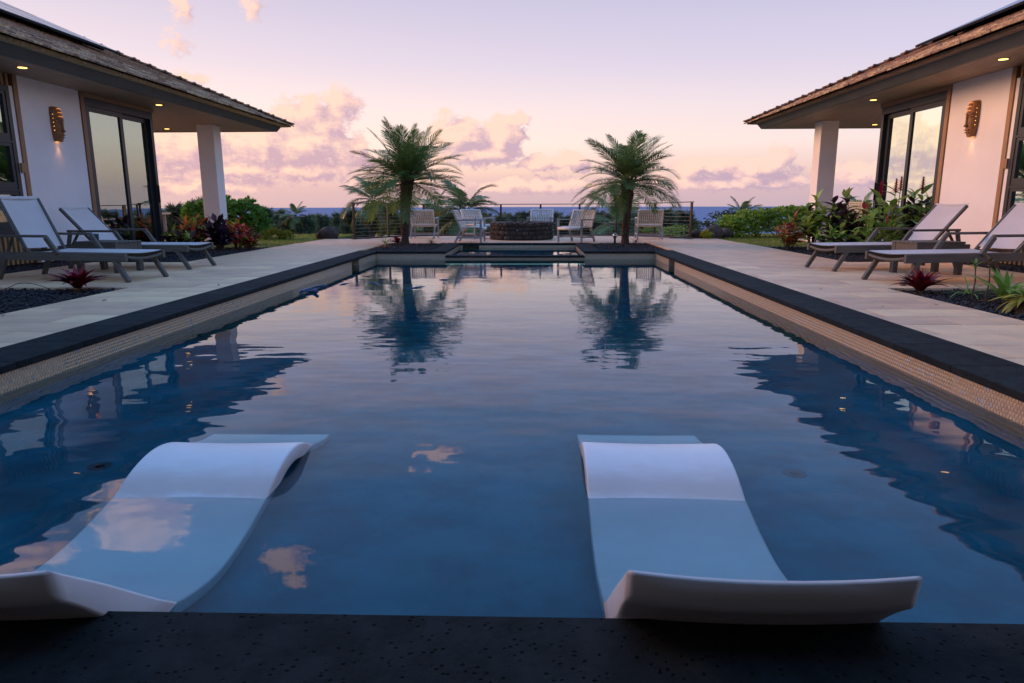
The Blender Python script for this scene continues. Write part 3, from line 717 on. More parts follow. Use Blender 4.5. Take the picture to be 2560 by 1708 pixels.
    for r in range(2):
        for i in range(8):
            y1 = 14.25 - i * 1.04; y0 = y1 - 1.02; ua, ub = du0 + r * 1.58, du0 + r * 1.58 + 1.54
            ca = Vector((X(tu + (ua + ub) / 2), (y0 + y1) / 2 - oy, tz + P * (ua + ub) / 2 + .19)); rot = (0, -ang if s > 0 else ang, 0)
            pn = MB().box((0, 0, 0), ((ub - ua) / cs, y1 - y0, .04), ch=.004).build('solar_panel', M['panelframe'], T); pn.location = ca; pn.rotation_euler = rot
            MB().box((0, 0, .0215), ((ub - ua) / cs - .05, y1 - y0 - .05, .003)).build('cells', M['panel'], pn)
        rl = MB().bar((X(tu + du0 + .25 + r * 1.58), 5.9 - oy, tz + P * (du0 + .25 + r * 1.58) + .14), (X(tu + du0 + .25 + r * 1.58), 14.1 - oy, tz + P * (du0 + .25 + r * 1.58) + .14), .04, .05).build('mounting_rail', M['panelframe'], T)
        for yy in (7.0, 8.6, 10.2, 11.8, 13.4):
            MB().bar((X(tu + du0 + .25 + r * 1.58), yy - oy, tz + P * (du0 + .25 + r * 1.58) + .0), (X(tu + du0 + .25 + r * 1.58), yy - oy, tz + P * (du0 + .25 + r * 1.58) + .13), .04, .04).build('mounting_foot', M['panelframe'], T)
    # curtains inside the door
    for y0, y1 in ((12.32, 12.92), (13.0, 13.34), (13.42, 13.98), (14.02, 14.3)):
        mb = MB(); n = 26; V = []
        for j in range(n):
            yy = y0 + (y1 - y0) * j / (n - 1); uu = W + .26 + .035 * math.sin(j * 1.55)
            V += [(X(uu), yy - oy, .07), (X(uu), yy - oy, 2.7)]
        mb.add(V, [(2 * j, 2 * j + 2, 2 * j + 3, 2 * j + 1) for j in range(n - 1)])
        c = mb.build('curtain', M['curtain'], T, True)
    # downlights in the soffit
    for nm, (u, y) in zip(('above the window', 'above the sliding door', 'over the lanai'), ((eave + .37, 10.08), (eave + .43, 13.82), (wall + 1.6, 18.05))):
        L = thing('ceiling_light', f'small round recessed light glowing in the soffit {nm} of the {side} house', 'ceiling light', (s * u, y, SOF), group='recessed soffit lights')
        MB().lathe([(.062, -.006), (.078, -.008), (.078, 0), (.062, 0)], 20).build('trim_ring', M['darkmetal'], L)
        MB().lathe([(.058, -.013), (.058, -.0085)], 20).build('lens', M['spotglow'], L)
        ld = bpy.data.lights.new('downlight_beam', 'SPOT'); ld.energy = 3.0; ld.color = (1, .55, .2); ld.spot_size = R(95); ld.spot_blend = .8; ld.shadow_soft_size = .05
        lo = bpy.data.objects.new('downlight_beam', ld); COL.objects.link(lo); lo.parent = L; lo.location = (0, 0, -.03)
    # carved wooden wall lamp
    S = thing('wall_lamp', f'carved wooden mask wall lamp glowing downwards on the white wall of the {side} house', 'wall lamp', (s * wall, 11.42, 2.24), group='carved wooden wall lamps')
    S.rotation_euler = (0, 0, R(90) if s < 0 else R(-90))                # local -y faces the pool
    prof = [(-.27, .070, .085), (-.20, .088, .105), (-.12, .098, .118), (-.04, .104, .122), (.06, .108, .118), (.16, .108, .108), (.23, .104, .092), (.262, .092, .075), (.275, .07, .05)]
    V, F = [], []; n = 14
    for z, hw, dp in prof:
        for j in range(n + 1):
            a = math.pi * j / n; V.append((math.cos(a) * hw, -math.sin(a) ** .7 * dp, z))
    for i in range(len(prof) - 1):
        for j in range(n): F.append((i * (n + 1) + j, i * (n + 1) + j + 1, (i + 1) * (n + 1) + j + 1, (i + 1) * (n + 1) + j))
    F.append(tuple((len(prof) - 1) * (n + 1) + j for j in range(n + 1))); mb = MB(); mb.add(V, F); body = mb.build('carved_shade', M['carved'], S, True)
    fc = MB()
    fc.box((0, -.128, -.02), (.034, .03, .17), ch=.012); fc.box((0, -.140, -.105), (.052, .034, .04), ch=.012)              # nose
    for k in (-1, 1):
        fc.bar((k * .012, -.126, .062), (k * .082, -.098, .082), .016, .022, .005); fc.bar((k * .02, -.124, .02), (k * .075, -.102, .035), .012, .014, .004)
        fc.bar((k * .02, -.122, -.06), (k * .07, -.095, -.10), .012, .016, .004)
    fc.bar((-.05, -.112, -.165), (.05, -.112, -.165), .03, .018, .006); fc.bar((-.045, -.105, -.205), (.045, -.105, -.205), .03, .016, .006)
    fc.build('carved_face', M['carved'], S)
    for i in range(6):
        z = .245 - i * .03
        MB().bar((-.045, -.1175 + max(0, z - .15) * .24, z), (.045, -.1175 + max(0, z - .15) * .24, z), .018, .007).build('light_slit', M['carved'] if i % 2 else M['slitglow'], S)
    for i in range(5):
        z = .15 - i * .062
        for k in (-1, 1): MB().lathe([(.0045, -.004), (.0065, 0), (.0045, .004)], 8).build('light_hole', M['lampglow'], S, loc=(k * .098, -.052, z))
    MB().lathe([(.05, -.262), (.05, -.255)], 16, (0, -.035, 0)).build('bulb', M['lampglow'], S)
    ld = bpy.data.lights.new('lamp_beam', 'SPOT'); ld.energy = 1.3; ld.color = (1, .42, .12); ld.spot_size = R(75); ld.spot_blend = .9; ld.shadow_soft_size = .025
    lo = bpy.data.objects.new('lamp_beam', ld); COL.objects.link(lo); lo.parent = S; lo.location = (0, -.05, -.29)
    return T
house(-1, 7.45, 6.53, 'white house on the left with shingle hip roof and blue shaded wall', 'left')
house(1, 7.31, 6.40, 'white house on the right with shingle hip roof and pink lit wall', 'right')

# main wing behind the camera that closes the courtyard and darkens the near pool edge
T = thing('main_house', 'dark main wing closing the courtyard at the near end of the pool', 'house', (0, -2.6, 0))
MB().box((0, -.1, 1.45), (16, .2, 2.9)).build('wall', M['fascia'], T); MB().box((0, 1.1, 3.0), (12.4, 4.4, .2)).build('soffit', M['fascia'], T)
mb = MB(); mb.add([(-6.2, 3.4, 3.1), (6.2, 3.4, 3.1), (6.2, -5, 5.9), (-6.2, -5, 5.9), (-6.2, -5, 3.1), (6.2, -5, 3.1)], [(0, 1, 2, 3), (0, 3, 4), (1, 5, 2), (3, 2, 5, 4), (0, 4, 5, 1)]); mb.build('roof', M['shake'], T)

# ================================================================== FURNITURE
def catmull(P, n):
    P = [Vector(p) for p in P]; out = []
    Q = [2 * P[0] - P[1]] + P + [2 * P[-1] - P[-2]]
    for i in range(1, len(Q) - 2):
        for j in range(n):
            t = j / n; a, b, c, d = Q[i - 1:i + 3]
            out.append(.5 * ((2 * b) + (c - a) * t + (2 * a - 5 * b + 4 * c - d) * t * t + (3 * b - a - 3 * c + d) * t ** 3))
    out.append(P[-1]); return out

def pool_lounger(x, yoff, label, rz=0.0):
    """one rotomoulded S-shaped shell, head resting over the near coping"""
    prof = [(1.30, .185), (1.45, .068), (1.60, -.05), (1.75, -.16), (1.90, -.245), (2.06, -.288), (2.25, -.258), (2.44, -.172), (2.61, -.105), (2.77, -.082), (2.92, -.105), (3.07, -.175), (3.21, -.262), (3.34, -.308)]
    C = catmull([(0, y + yoff - 2.3, z) for y, z in prof], 6); hw, th, r = .300, .09, .011
    sect = []                                           # rounded rectangle, u across, v down from the top face
    for cxx, cyy, a0 in ((hw - r, -r, 0), (-hw + r, -r, 90), (-hw + r, -th + r, 180), (hw - r, -th + r, 270)):
        for k in range(5): a = R(a0 + k * 22.5); sect.append((cxx + r * math.cos(a), cyy + r * math.sin(a)))
    # points across the top so that it can dish a little
    top = [(hw - r - (2 * hw - 2 * r) * q / 8, 0.0) for q in range(1, 8)]
    bot = [(-hw + r + (2 * hw - 2 * r) * q / 8, -th) for q in range(1, 8)]
    sect = sect[0:5] + top + sect[5:15] + bot + sect[15:20]
    n = len(sect); V, F = [], []
    N = len(C)
    def ring(i, shrink):
        p = C[i]; t = (C[min(i + 1, N - 1)] - C[max(i - 1, 0)]).normalized(); nrm = Vector((0, -t.z, t.y)); k_ = max(0, 1 - i / 12); nrm = nrm.lerp(Vector((0, -.22, 1)), k_ * k_ * (3 - 2 * k_)).normalized()
        head = max(0, 1 - i / 18)
        for u, v in sect:
            uu = u * (1 - shrink / hw); vv = v * (1 - .25 * min(1, i / 14)) if shrink == 0 else -th / 2 + (v + th / 2) * (1 - 2 * shrink / th)
            dish = (.006 + .016 * head) * (u / hw) ** 2
            V.append(Vector((uu, 0, 0)) + p + nrm * (vv + dish) + (t * (-.0) if shrink == 0 else t * 0))
    ring(0, .016); base = C[0].copy(); tt = (C[1] - C[0]).normalized()
    for k in range(n): V[k] = V[k] - tt * .014
    for i in range(N): ring(i, 0)
    ring(N - 1, .016); tt = (C[-1] - C[-2]).normalized()
    for k in range(n): V[-n + k] = V[-n + k] + tt * .014
    for i in range(N + 1):
        for j in range(n): F.append((i * n + j, i * n + (j + 1) % n, (i + 1) * n + (j + 1) % n, (i + 1) * n + j))
    F.append(tuple(range(n))[::-1]); F.append(tuple((N + 1) * n + j for j in range(n)))
    mb = MB(); mb.add(V, [f[::-1] for f in F]); o = mb.build('pool_lounger', M['shell'], None, True); o.location = (x, 2.3, 0); o.rotation_euler = (0, 0, rz)
    return tag(o, label, 'pool lounger', 'white pool loungers on the shelf')
pool_lounger(.857, 0, 'white S-shaped lounger in the shallow water, nearer the right house', R(-1.0))
pool_lounger(-.975, -.03, 'white S-shaped lounger in the shallow water, nearer the left house', R(1.0))

def chaise(loc, ang, back, label):
    """local x from the foot to the head"""
    T = thing('sun_lounger', label, 'sun lounger', loc, ang, 'sun loungers on the patios')
    W2, zt, PIV, BL = .34, .36, 1.5, .76; tk = M['teak']
    for s in (-1, 1):
        MB().bar((0, s * W2, zt - .05), (2.1, s * W2, zt - .05), .045, .10, .005).build('side_rail', tk, T)
        MB().bar((.20, s * W2, zt - .055), (-.02 + .02, s * (W2 + .0), .0), .05, .055, .004).build('leg', tk, T)
        MB().bar((1.80, s * W2, zt - .055), (1.95, s * W2, .0), .05, .055, .004).build('leg', tk, T)
        a = MB().bar((1.12, s * (W2 + .02), .565), (1.9, s * (W2 + .02), .565), .055, .032, .006).build('armrest', tk, T)
        MB().bar((.98, s * (W2 + .02), zt - .02), (1.13, s * (W2 + .02), .55), .045, .055, .004).build('arm_post', tk, T)
        MB().bar((1.86, s * (W2 + .02), .55), (1.92, s * (W2 + .02), zt - .05), .045, .045, .004).build('arm_post', tk, T)
        b = R(back); e = Vector((PIV + math.cos(b) * BL, s * (W2 - .05), zt + .0 + math.sin(b) * BL)); p0 = Vector((PIV, s * (W2 - .05), zt - .02))
        MB().bar(p0, e, .035, .045, .005).build('back_rail', tk, T)
        mid = p0.lerp(e, .45); MB().bar(mid, (mid.x + .22, s * (W2 - .09), zt - .05), .025, .03).build('back_strut', tk, T)
    # slings sag a little between the rails
    def sling(p, q, name):
        p, q = Vector(p), Vector(q); n, mm = 8, 10; V = []
        ax = (q - p); nrm = Vector((-ax.z, 0, ax.x)).normalized()
        for i in range(n + 1):
            for j in range(mm + 1):
                y = -W2 + .03 + (2 * W2 - .06) * j / mm; sag = .022 * (1 - (y / W2) ** 2)
                V.append(p + ax * (i / n) + Vector((0, y, 0)) - nrm * sag)
        k = len(V); V += [v - nrm * .006 for v in V]; F = []
        for i in range(n):
            for j in range(mm):
                a_ = i * (mm + 1) + j; F.append((a_, a_ + 1, a_ + mm + 2, a_ + mm + 1)); F.append((k + a_, k + a_ + mm + 1, k + a_ + mm + 2, k + a_ + 1))
        mb = MB(); mb.add(V, F); return mb.build(name, M['sling'], T, True)
    sling((.015, 0, zt + .012), (PIV - .01, 0, zt + .012), 'seat_sling')
    b = R(back); sling((PIV + .03, 0, zt + .05), (PIV + math.cos(b) * (BL + .01), 0, zt + .03 + math.sin(b) * (BL + .01)), 'back_sling')
    e = Vector((PIV + math.cos(b) * BL, 0, zt + math.sin(b) * BL)); MB().bar(e + Vector((0, -W2 + .06, 0)), e + Vector((0, W2 - .06, 0)), .03, .03, .006).build('back_crossbar', M['sling'], T)
    # bowed crossbar at the foot
    MB().tube([(.03, -W2 + .02 + (2 * W2 - .04) * i / 8, zt - .045 - .035 * (1 - ((i - 4) / 4) ** 2)) for i in range(9)], .019, 8).build('foot_crossbar', tk, T)
    MB().bar((1.9, -W2, zt - .06), (1.9, W2, zt - .06), .04, .05).build('crossbar', tk, T)
    return T
chaise((-4.62, 8.70, 0), R(180 - 10), 63, 'grey framed sun lounger with steep backrest, nearer the pool steps on the left patio')
chaise((-4.73, 10.42, 0), R(180 - 5), 45, 'grey framed sun lounger with half raised backrest, behind the other on the left patio')
chaise((4.60, 8.40, 0), R(11), 47, 'grey framed sun lounger cut by the frame, behind the red bromeliad on the right')
chaise((4.54, 10.10, 0), R(10), 46, 'grey framed sun lounger beside the crotons on the right patio')

def side_table(loc, rz, label):
    T = thing('side_table', label, 'side table', loc, rz, 'slatted side tables between the loungers'); tk = M['teak']; a, b, h = .36, .25, .44
    for i in range(6): MB().box((0, -b + .005 + (i + .5) * (2 * b - .01) / 6, h - .012), (2 * a, (2 * b - .01) / 6 - .006, .024), ch=.003).build('slat', tk, T)
    for s in (-1, 1):
        MB().box((0, s * (b - .022), h - .075), (2 * a - .15, .022, .10)).build('apron', tk, T); MB().box((s * (a - .022), 0, h - .075), (.022, 2 * b - .15, .10)).build('apron', tk, T)
        for q in (-1, 1): MB().box((s * (a - .042), q * (b - .042), (h - .025) / 2), (.075, .075, h - .026), ch=.004).build('leg', tk, T)
    return T
side_table((-5.80, 9.82, 0), R(-12), 'grey slatted wooden side table between the two loungers on the left')
side_table((5.72, 9.50, 0), R(10), 'grey slatted wooden side table between the two loungers on the right')
gl = MB().lathe([(.028, 0), (.04, .004), (.046, .09), (.05, .10), (.044, .10), (.038, .01)], 18).build('tumbler', M['teal'], None, True); gl.location = (-6.0, 9.86, .441)
tag(gl, 'small teal glass tumbler on the left side table', 'glass')

def armchair(loc, facing, label, full=True):
    """local +y is the way it faces"""
    T = thing('armchair', label, 'armchair', loc, facing - math.pi / 2, 'woven armchairs round the fire pit'); w, wd, rt = .34, M['chairwood'], M['rattan']
    for s in (-1, 1):
        MB().bar((s * w, .30, 0), (s * w, .30, .555), .042, .05, .005).build('leg', wd, T)
        MB().bar((s * (w - .01), -.20, .30), (s * (w - .01), -.36, 0), .04, .05, .005).build('leg', wd, T)
        MB().bar((s * w, .34, .565), (s * w, -.28, .55), .06, .028, .008).build('armrest', wd, T)
        MB().bar((s * w, .28, .13), (s * w, -.28, .13), .025, .04).build('side_stretcher', wd, T)
        MB().bar((s * (w - .02), -.16, .28), (s * (w - .02), -.40, .78), .045, .05, .006).build('back_post', rt, T)
    MB().bar((-w, .10, .13), (w, .10, .13), .025, .035).build('stretcher', wd, T); MB().bar((-w, -.30, .11), (w, -.30, .11), .03, .035).build('stretcher', wd, T)
    # thick woven seat
    mb = MB()
    for i in range(22): mb.tube([(-w + .025 + i * (2 * w - .05) / 21, y, .345 + .035 * math.cos((y - .06) * 4.4)) for y in np.linspace(-.22, .34, 7)], .0165, 6)
    mb.build('woven_seat', rt, T, True)
    MB().tube([(-w + .02, .34, .34), (0, .345, .335), (w - .02, .34, .34)], .035, 8).build('seat_roll', rt, T, True)
    # woven back: an open lattice
    mb = MB(); b0, b1 = Vector((0, -.17, .36)), Vector((0, -.40, .76)); ax = b1 - b0
    nv, nh = 13, 10
    for i in range(nv):
        x = -w + .03 + i * (2 * w - .06) / (nv - 1); bow = -.035 * (1 - (x / w) ** 2); mb.bar(b0 + Vector((x, bow, 0)), b1 + Vector((x, bow, 0)), .018, .010)
    for i in range(nh):
        p = b0 + ax * (i + .5) / nh
        for j in range(6):
            xa, xb = -w + .02 + (2 * w - .04) * j / 6, -w + .02 + (2 * w - .04) * (j + 1) / 6
            mb.bar(p + Vector((xa, -.035 * (1 - (xa / w) ** 2), 0)), p + Vector((xb, -.035 * (1 - (xb / w) ** 2), 0)), .010, .015)
    mb.build('woven_back', rt, T)
    MB().tube([(x, -.402 - .035 * (1 - (x / w) ** 2), .775) for x in np.linspace(-w, w, 9)], .024, 8).build('top_roll', rt, T, True)
    return T
armchair((-2.72, 19.72, 0), R(88), 'woven armchair seen from behind, beside the left palm trunk')
armchair((-1.20, 17.55, 0), R(-4), 'woven armchair in profile left of the stone fire pit, nearest the spa')
armchair((-1.16, 19.55, 0), R(-50), 'woven armchair behind the profile one, left of the stone fire pit')
armchair((.60, 20.25, 0), R(-98), 'woven armchair on the far side of the stone fire pit, only its back showing')
armchair((1.47, 17.58, 0), R(-125), 'woven armchair right of the stone fire pit, turned towards the pool')
armchair((3.58, 19.20, 0), R(86), 'woven armchair seen from behind, right of the right palm trunk')

# ------------------------------------------------------------------ fire pit of lava stone
def fire_pit():
    T = thing('fire_pit', 'round fire pit built of brown and black lava stones', 'fire pit', (.07, 18.98, 0)); r, h = .86, .46
    MB().lathe([(r - .02, 0), (r - .02, h - .03), (.45, h - .03), (.45, .25), (.001, .25)], 40).build('core', M['mortar'], T)
    shapes = []
    for q in range(6):
        ico = [(0, 0, 1)] + [(math.cos(a) * .9, math.sin(a) * .9, .42) for a in np.arange(5) * 1.2566] + [(math.cos(a + .63) * .9, math.sin(a + .63) * .9, -.42) for a in np.arange(5) * 1.2566] + [(0, 0, -1)]
        F = [(0, 1 + i, 1 + (i + 1) % 5) for i in range(5)] + [(1 + i, 6 + i, 1 + (i + 1) % 5) for i in range(5)] + [(1 + (i + 1) % 5, 6 + i, 6 + (i + 1) % 5) for i in range(5)] + [(6 + i, 11, 6 + (i + 1) % 5) for i in range(5)]
        mb = MB(); mb.add([Vector(p) * random.uniform(.85, 1.15) for p in ico], F); shapes.append(mb.mesh('stone', M['lava']))
    z = 0.0
    for row, hh in enumerate((.13, .12, .11, .10)):
        a = random.uniform(0, .3)
        while a < 2 * math.pi + .02:
            w = random.uniform(.11, .24); da = w / r
            zz = z + hh / 2 + random.uniform(-.012, .012); am = a + da / 2
            link('stone', random.choice(shapes), T, ((r - .035) * math.cos(am), (r - .035) * math.sin(am), zz), (0, 0, am), (random.uniform(.055, .07), w * .56, hh * random.uniform(.54, .64))); a += da
        z += hh
    # irregular slabs on the rim
    n = 22
    for i in range(n):
        am = 2 * math.pi * i / n; link('cap_stone', random.choice(shapes), T, ((r - .13) * math.cos(am), (r - .13) * math.sin(am), h - .01), (0, 0, am), (.17, .13, .026))
    MB().lathe([(.018, 0), (.026, .006), (.026, .012)], 14).build('gas_valve', M['chrome'], T, loc=(-.10, -r - .035, .27)).rotation_euler = (R(90), 0, 0)
fire_pit()

# ------------------------------------------------------------------ cable fence at the edge of the terrace
def fence():
    T = thing('fence', 'dark metal post and cable fence along the sea edge of the terrace', 'fence', (0, 20, 0))
    x19 = (-4.56, -3.61, -2.62, -1.61, -.5, .586, 1.646, 2.666, 3.696, 4.68); yy = (19.0, 20.1, 20.8, 20.9, 20.9, 20.9, 20.9, 20.8, 20.1, 19.0); zt = (.985, .955, .94, .935, .935, .935, .935, .94, .955, .985)
    P = [Vector((.34 + (x - .34) * y / 19, y - 20, z)) for x, y, z in zip(x19, yy, zt)]
    for i, p in enumerate(P):
        d = (P[min(i + 1, 9)] - P[max(i - 1, 0)]); a = math.atan2(d.y, d.x)
        o = MB().box((0, 0, p.z / 2 - .01), (.055, .055, p.z), ch=.004).build('post', M['iron'], T, loc=(p.x, p.y, 0)); o.rotation_euler = (0, 0, a)
        if i in (0, 9): MB().box((0, 0, .02), (.14, .14, .04), ch=.006).build('post_base', M['iron'], o)
    for i in range(9): 
        a, b = P[i].copy(), P[i + 1].copy(); d = (b - a).normalized()
        if i == 0: a -= d * .06
        if i == 8: b += d * .06
        MB().bar(a + Vector((0, 0, .004)), b + Vector((0, 0, .004)), .07, .022, .004).build('top_rail', M['iron'], T)
        for k in range(8):
            z = .09 + k * .1; MB().tube([Vector((P[i].x, P[i].y, z)), Vector((P[i + 1].x, P[i + 1].y, z))], .0028, 5).build('cable', M['cable'], T)
    # low stone kerb under the fence
    mb = MB()
    for i in range(9): mb.bar(Vector((P[i].x, P[i].y + .06, .0)), Vector((P[i + 1].x, P[i + 1].y + .06, .0)), .16, .07)
    mb.build('kerb', M['lava'], T)
fence()

# ------------------------------------------------------------------ small things
o = thing('garden_light', 'short dark post with a polished steel ball beside the right palm', 'garden light', (2.385, 16.985, -.02))
MB().tube([(0, 0, 0), (0, 0, .15)], .026, 12).build('post', M['darkmetal'], o); MB().lathe([(.01, .13), (.035, .14), (.054, .165), (.06, .195), (.054, .225), (.035, .248), (.01, .256)], 18).build('ball', M['chrome'], o, True)
def hose():
    pts = [(-2.62, 8.60), (-2.66, 8.80), (-2.56, 8.92), (-2.46, 8.78), (-2.50, 8.60), (-2.60, 8.62), (-2.64, 8.95), (-2.56, 9.38), (-2.40, 9.30), (-2.33, 9.55), (-2.20, 9.80), (-1.95, 9.75), (-1.65, 9.25), (-1.30, 9.07), (-1.08, 9.42), (-.88, 9.52), (-.95, 9.85), (-1.05, 10.1), (-.9, 10.13)]
    C = catmull([(x, y, 0) for x, y in pts], 7); P = []
    for i, p in enumerate(C):
        dip = 0 if i < 48 else -.022 + .018 * math.sin(i * .42)
        P.append((p.x, p.y, WATER + .010 + dip + (.018 if 20 < i < 38 else 0)))
    T = tag(MB().tube(P, .009, 8).build('pool_hose', M['hose'], None, True), 'blue hose of a pool cleaner floating by the left pool wall', 'hose')
    MB().tube([(-2.44, 8.60, WATER + .02), (-2.37, 8.53, WATER + .03)], [.016, .02], 10).build('hose_end', M['hose'], T)
hose()
def boulder(loc, sx, sy, sz, label):
    n = 14; V = []; F = []; m_ = 8
    ph = random.uniform(0, 9)
    for i in range(m_ + 1):
        t = math.pi * i / m_
        for j in range(n):
            a = 2 * math.pi * j / n; r = 1 + .16 * math.sin(3 * a + ph + i) + .12 * math.sin(5 * t + 2 * a + ph) + random.uniform(-.05, .05)
            V.append((sx * r * math.sin(t) * math.cos(a), sy * r * math.sin(t) * math.sin(a), sz * (math.cos(t) * (1 + .05 * math.sin(4 * a + ph)) + .6)))
    for i in range(m_):
        for j in range(n): F.append((i * n + j, (i + 1) * n + j, (i + 1) * n + (j + 1) % n, i * n + (j + 1) % n))
    o = link('boulder', npmesh('boulder', V, F, M['lava'])); o.location = loc; return tag(o, label, 'boulder', 'lava boulders at the terrace edge')
boulder((-5.45, 19.5, -.05), .30, .26, .24, 'dark lava boulder at the left end of the terrace')
boulder((4.95, 19.4, -.05), .26, .25, .17, 'low dark lava boulder right beside the fence end')
boulder((5.45, 19.5, -.05), .27, .25, .26, 'taller lava boulder left of the bright green hedge'); boulder((5.85, 19.75, -.05), .2, .2, .2, 'small brown lava boulder at the foot of the bright green hedge')

# dining furniture on the lanais, half hidden by plants
def lanai_table(loc, rz, label):
    T = thing('dining_table', label, 'table', loc, rz)
    MB().box((0, 0, .73), (1.5, .8, .045), ch=.015).build('tabletop', M['rattan'], T)
    for s in (-1, 1):
        for q in (-1, 1): MB().bar((s * .62, q * .3, 0), (s * .62, q * .3, .71), .06, .06, .005).build('leg', M['chairwood'], T)
        MB().bar((s * .62, -.3, .3), (s * .62, .3, .3), .03, .05).build('stretcher', M['chairwood'], T)
def lanai_chair(loc, rz, label):
    T = thing('dining_chair', label, 'chair', loc, rz); w = .25
    for s in (-1, 1):
        MB().bar((s * w, .22, 0), (s * w, .22, .45), .035, .04).build('leg', M['chairwood'], T); MB().bar((s * w, -.26, 0), (s * w, -.22, .46), .035, .04).build('leg', M['chairwood'], T)
        MB().bar((s * w, -.22, .42), (s * w, -.34, .98), .04, .045, .006).build('back_post', M['rattan'], T)
    MB().box((0, 0, .45), (.54, .50, .05), ch=.02).build('seat', M['rattan'], T)
    mb = MB()
    for i in range(11): x = -w + .02 + i * (2 * w - .04) / 10; mb.bar((x, -.235, .5), (x, -.34, .97), .02, .008)
    for i in range(11): t = (i + .5) / 11; mb.bar((-w, -.235 - .105 * t, .5 + .47 * t), (w, -.235 - .105 * t, .5 + .47 * t), .008, .018)
    mb.build('woven_back', M['rattan'], T)
lanai_table((-9.35, 16.6, .012), R(8), 'pale dining table on the left lanai, behind the column plants'); lanai_chair((-9.6, 15.7, .012), R(10), 'pale woven dining chair on the left lanai')
lanai_table((9.3, 16.8, .012), R(-5), 'pale dining table on the right lanai'); lanai_chair((8.05, 16.2, .012), R(-75), 'pale woven dining chair on the right lanai behind the ginger')

# ================================================================== PLANTS
def blade(L, W, n=5, bend=.6, fold=.25, tip=.0, base=.35, mt=None, name='leaf', wave=0.0):
    """a leaf along +x, bending down by 'bend' radians, folded along its midrib"""
    V, F = [], []; p = Vector((0, 0, 0)); a = 0.0
    for i in range(n + 1):
        t = i / n; w = W * .5 * (base + (1 - base) * math.sin(math.pi * min(1, t * 1.15 + .02)) ** .7) * (1 - t ** 3 * (1 - tip)) if t < 1 else W * .02
        up = Vector((math.sin(a), 0, math.cos(a)))
        zz = fold * w; wv = wave * math.sin(i * 2.1)
        V += [p + Vector((0, -w, 0)) + up * (zz + wv), p, p + Vector((0, w, 0)) + up * (zz - wv)]
        a += bend / n; p = p + Vector((math.cos(a), 0, -math.sin(a))) * (L / n)
    for i in range(n):
        q = i * 3; F += [(q, q + 1, q + 4, q + 3), (q + 1, q + 2, q + 5, q + 4)]
    mb = MB(); mb.add(V, F); return mb.mesh(name, mt, True)
def orient(az, el, roll=0.0):
    return (Matrix.Rotation(az, 3, 'Z') @ Matrix.Rotation(-el, 3, 'Y') @ Matrix.Rotation(roll, 3, 'X')).to_euler()

# ------------------------------------------------------------------ palms
def frond_mesh(name, L, bend, nl, ll, lw, mt, lift=.25, vee=.5, droop=.35, seed=0, rach=.012, start=.14):
    rd = random.Random(seed); V, F = [], []; mb = MB()
    N = 26; pts, tans = [], []; p = Vector((0, 0, 0)); a = lift
    for i in range(N + 1):
        pts.append(p.copy()); tans.append(Vector((math.cos(a), 0, math.sin(a)))); t = i / N
        a -= bend / N * (.4 + 1.2 * t); p = p + Vector((math.cos(a), 0, math.sin(a))) * L / N
    mb.tube(pts, [rach * (1 - .85 * i / N) for i in range(N + 1)], 5)
    for i in range(nl):
        t = start + (1 - start) * (i + .5) / nl; f = t * N; k = min(int(f), N - 1); u = f - k
        q = pts[k].lerp(pts[k + 1], u); tg = tans[k].lerp(tans[k + 1], u).normalized(); nm = Vector((-tg.z, 0, tg.x))
        ln = ll * (.45 + .75 * math.sin(math.pi * min(1, .12 + t * .80)) ** .8) * (1 - .45 * max(0, t - .75) / .25) * rd.uniform(.85, 1.1)
        for s in (-1, 1):
            sw = .32 + .65 * t + rd.uniform(-.08, .08)
            d = (Vector((0, s, 0)) * math.cos(sw) + tg * math.sin(sw)) + nm * (vee * (1 - .5 * t) + rd.uniform(-.12, .12)); d.normalize()
            side = d.cross(nm).normalized(); m1 = q + d * ln * .5 + Vector((0, 0, -droop * ln * .10)); e = q + d * ln * .98 + Vector((0, 0, -droop * ln * .52)); w = lw * .5
            mb.add([q - side * w * .5, q + side * w * .5, m1 + side * w, m1 - side * w, e], [(0, 1, 2, 3), (3, 2, 4)])
    return mb.mesh(name, mt)
FR = [frond_mesh('frond', 1.42, b, 58, .33, .0175, M['frond'], lift=.0, vee=.34, droop=.42, seed=i) for i, b in enumerate((.45, .75, 1.05, 1.35, .3))]
CF = [frond_mesh('frond', 1.9, b, 52, .56, .045, mt, lift=.0, vee=.25, droop=.9, seed=20 + i, rach=.02) for i, (b, mt) in enumerate(((.8, M['frond2']), (1.2, M['frond2']), (1.5, M['frond_old']), (.6, M['frond2'])))]
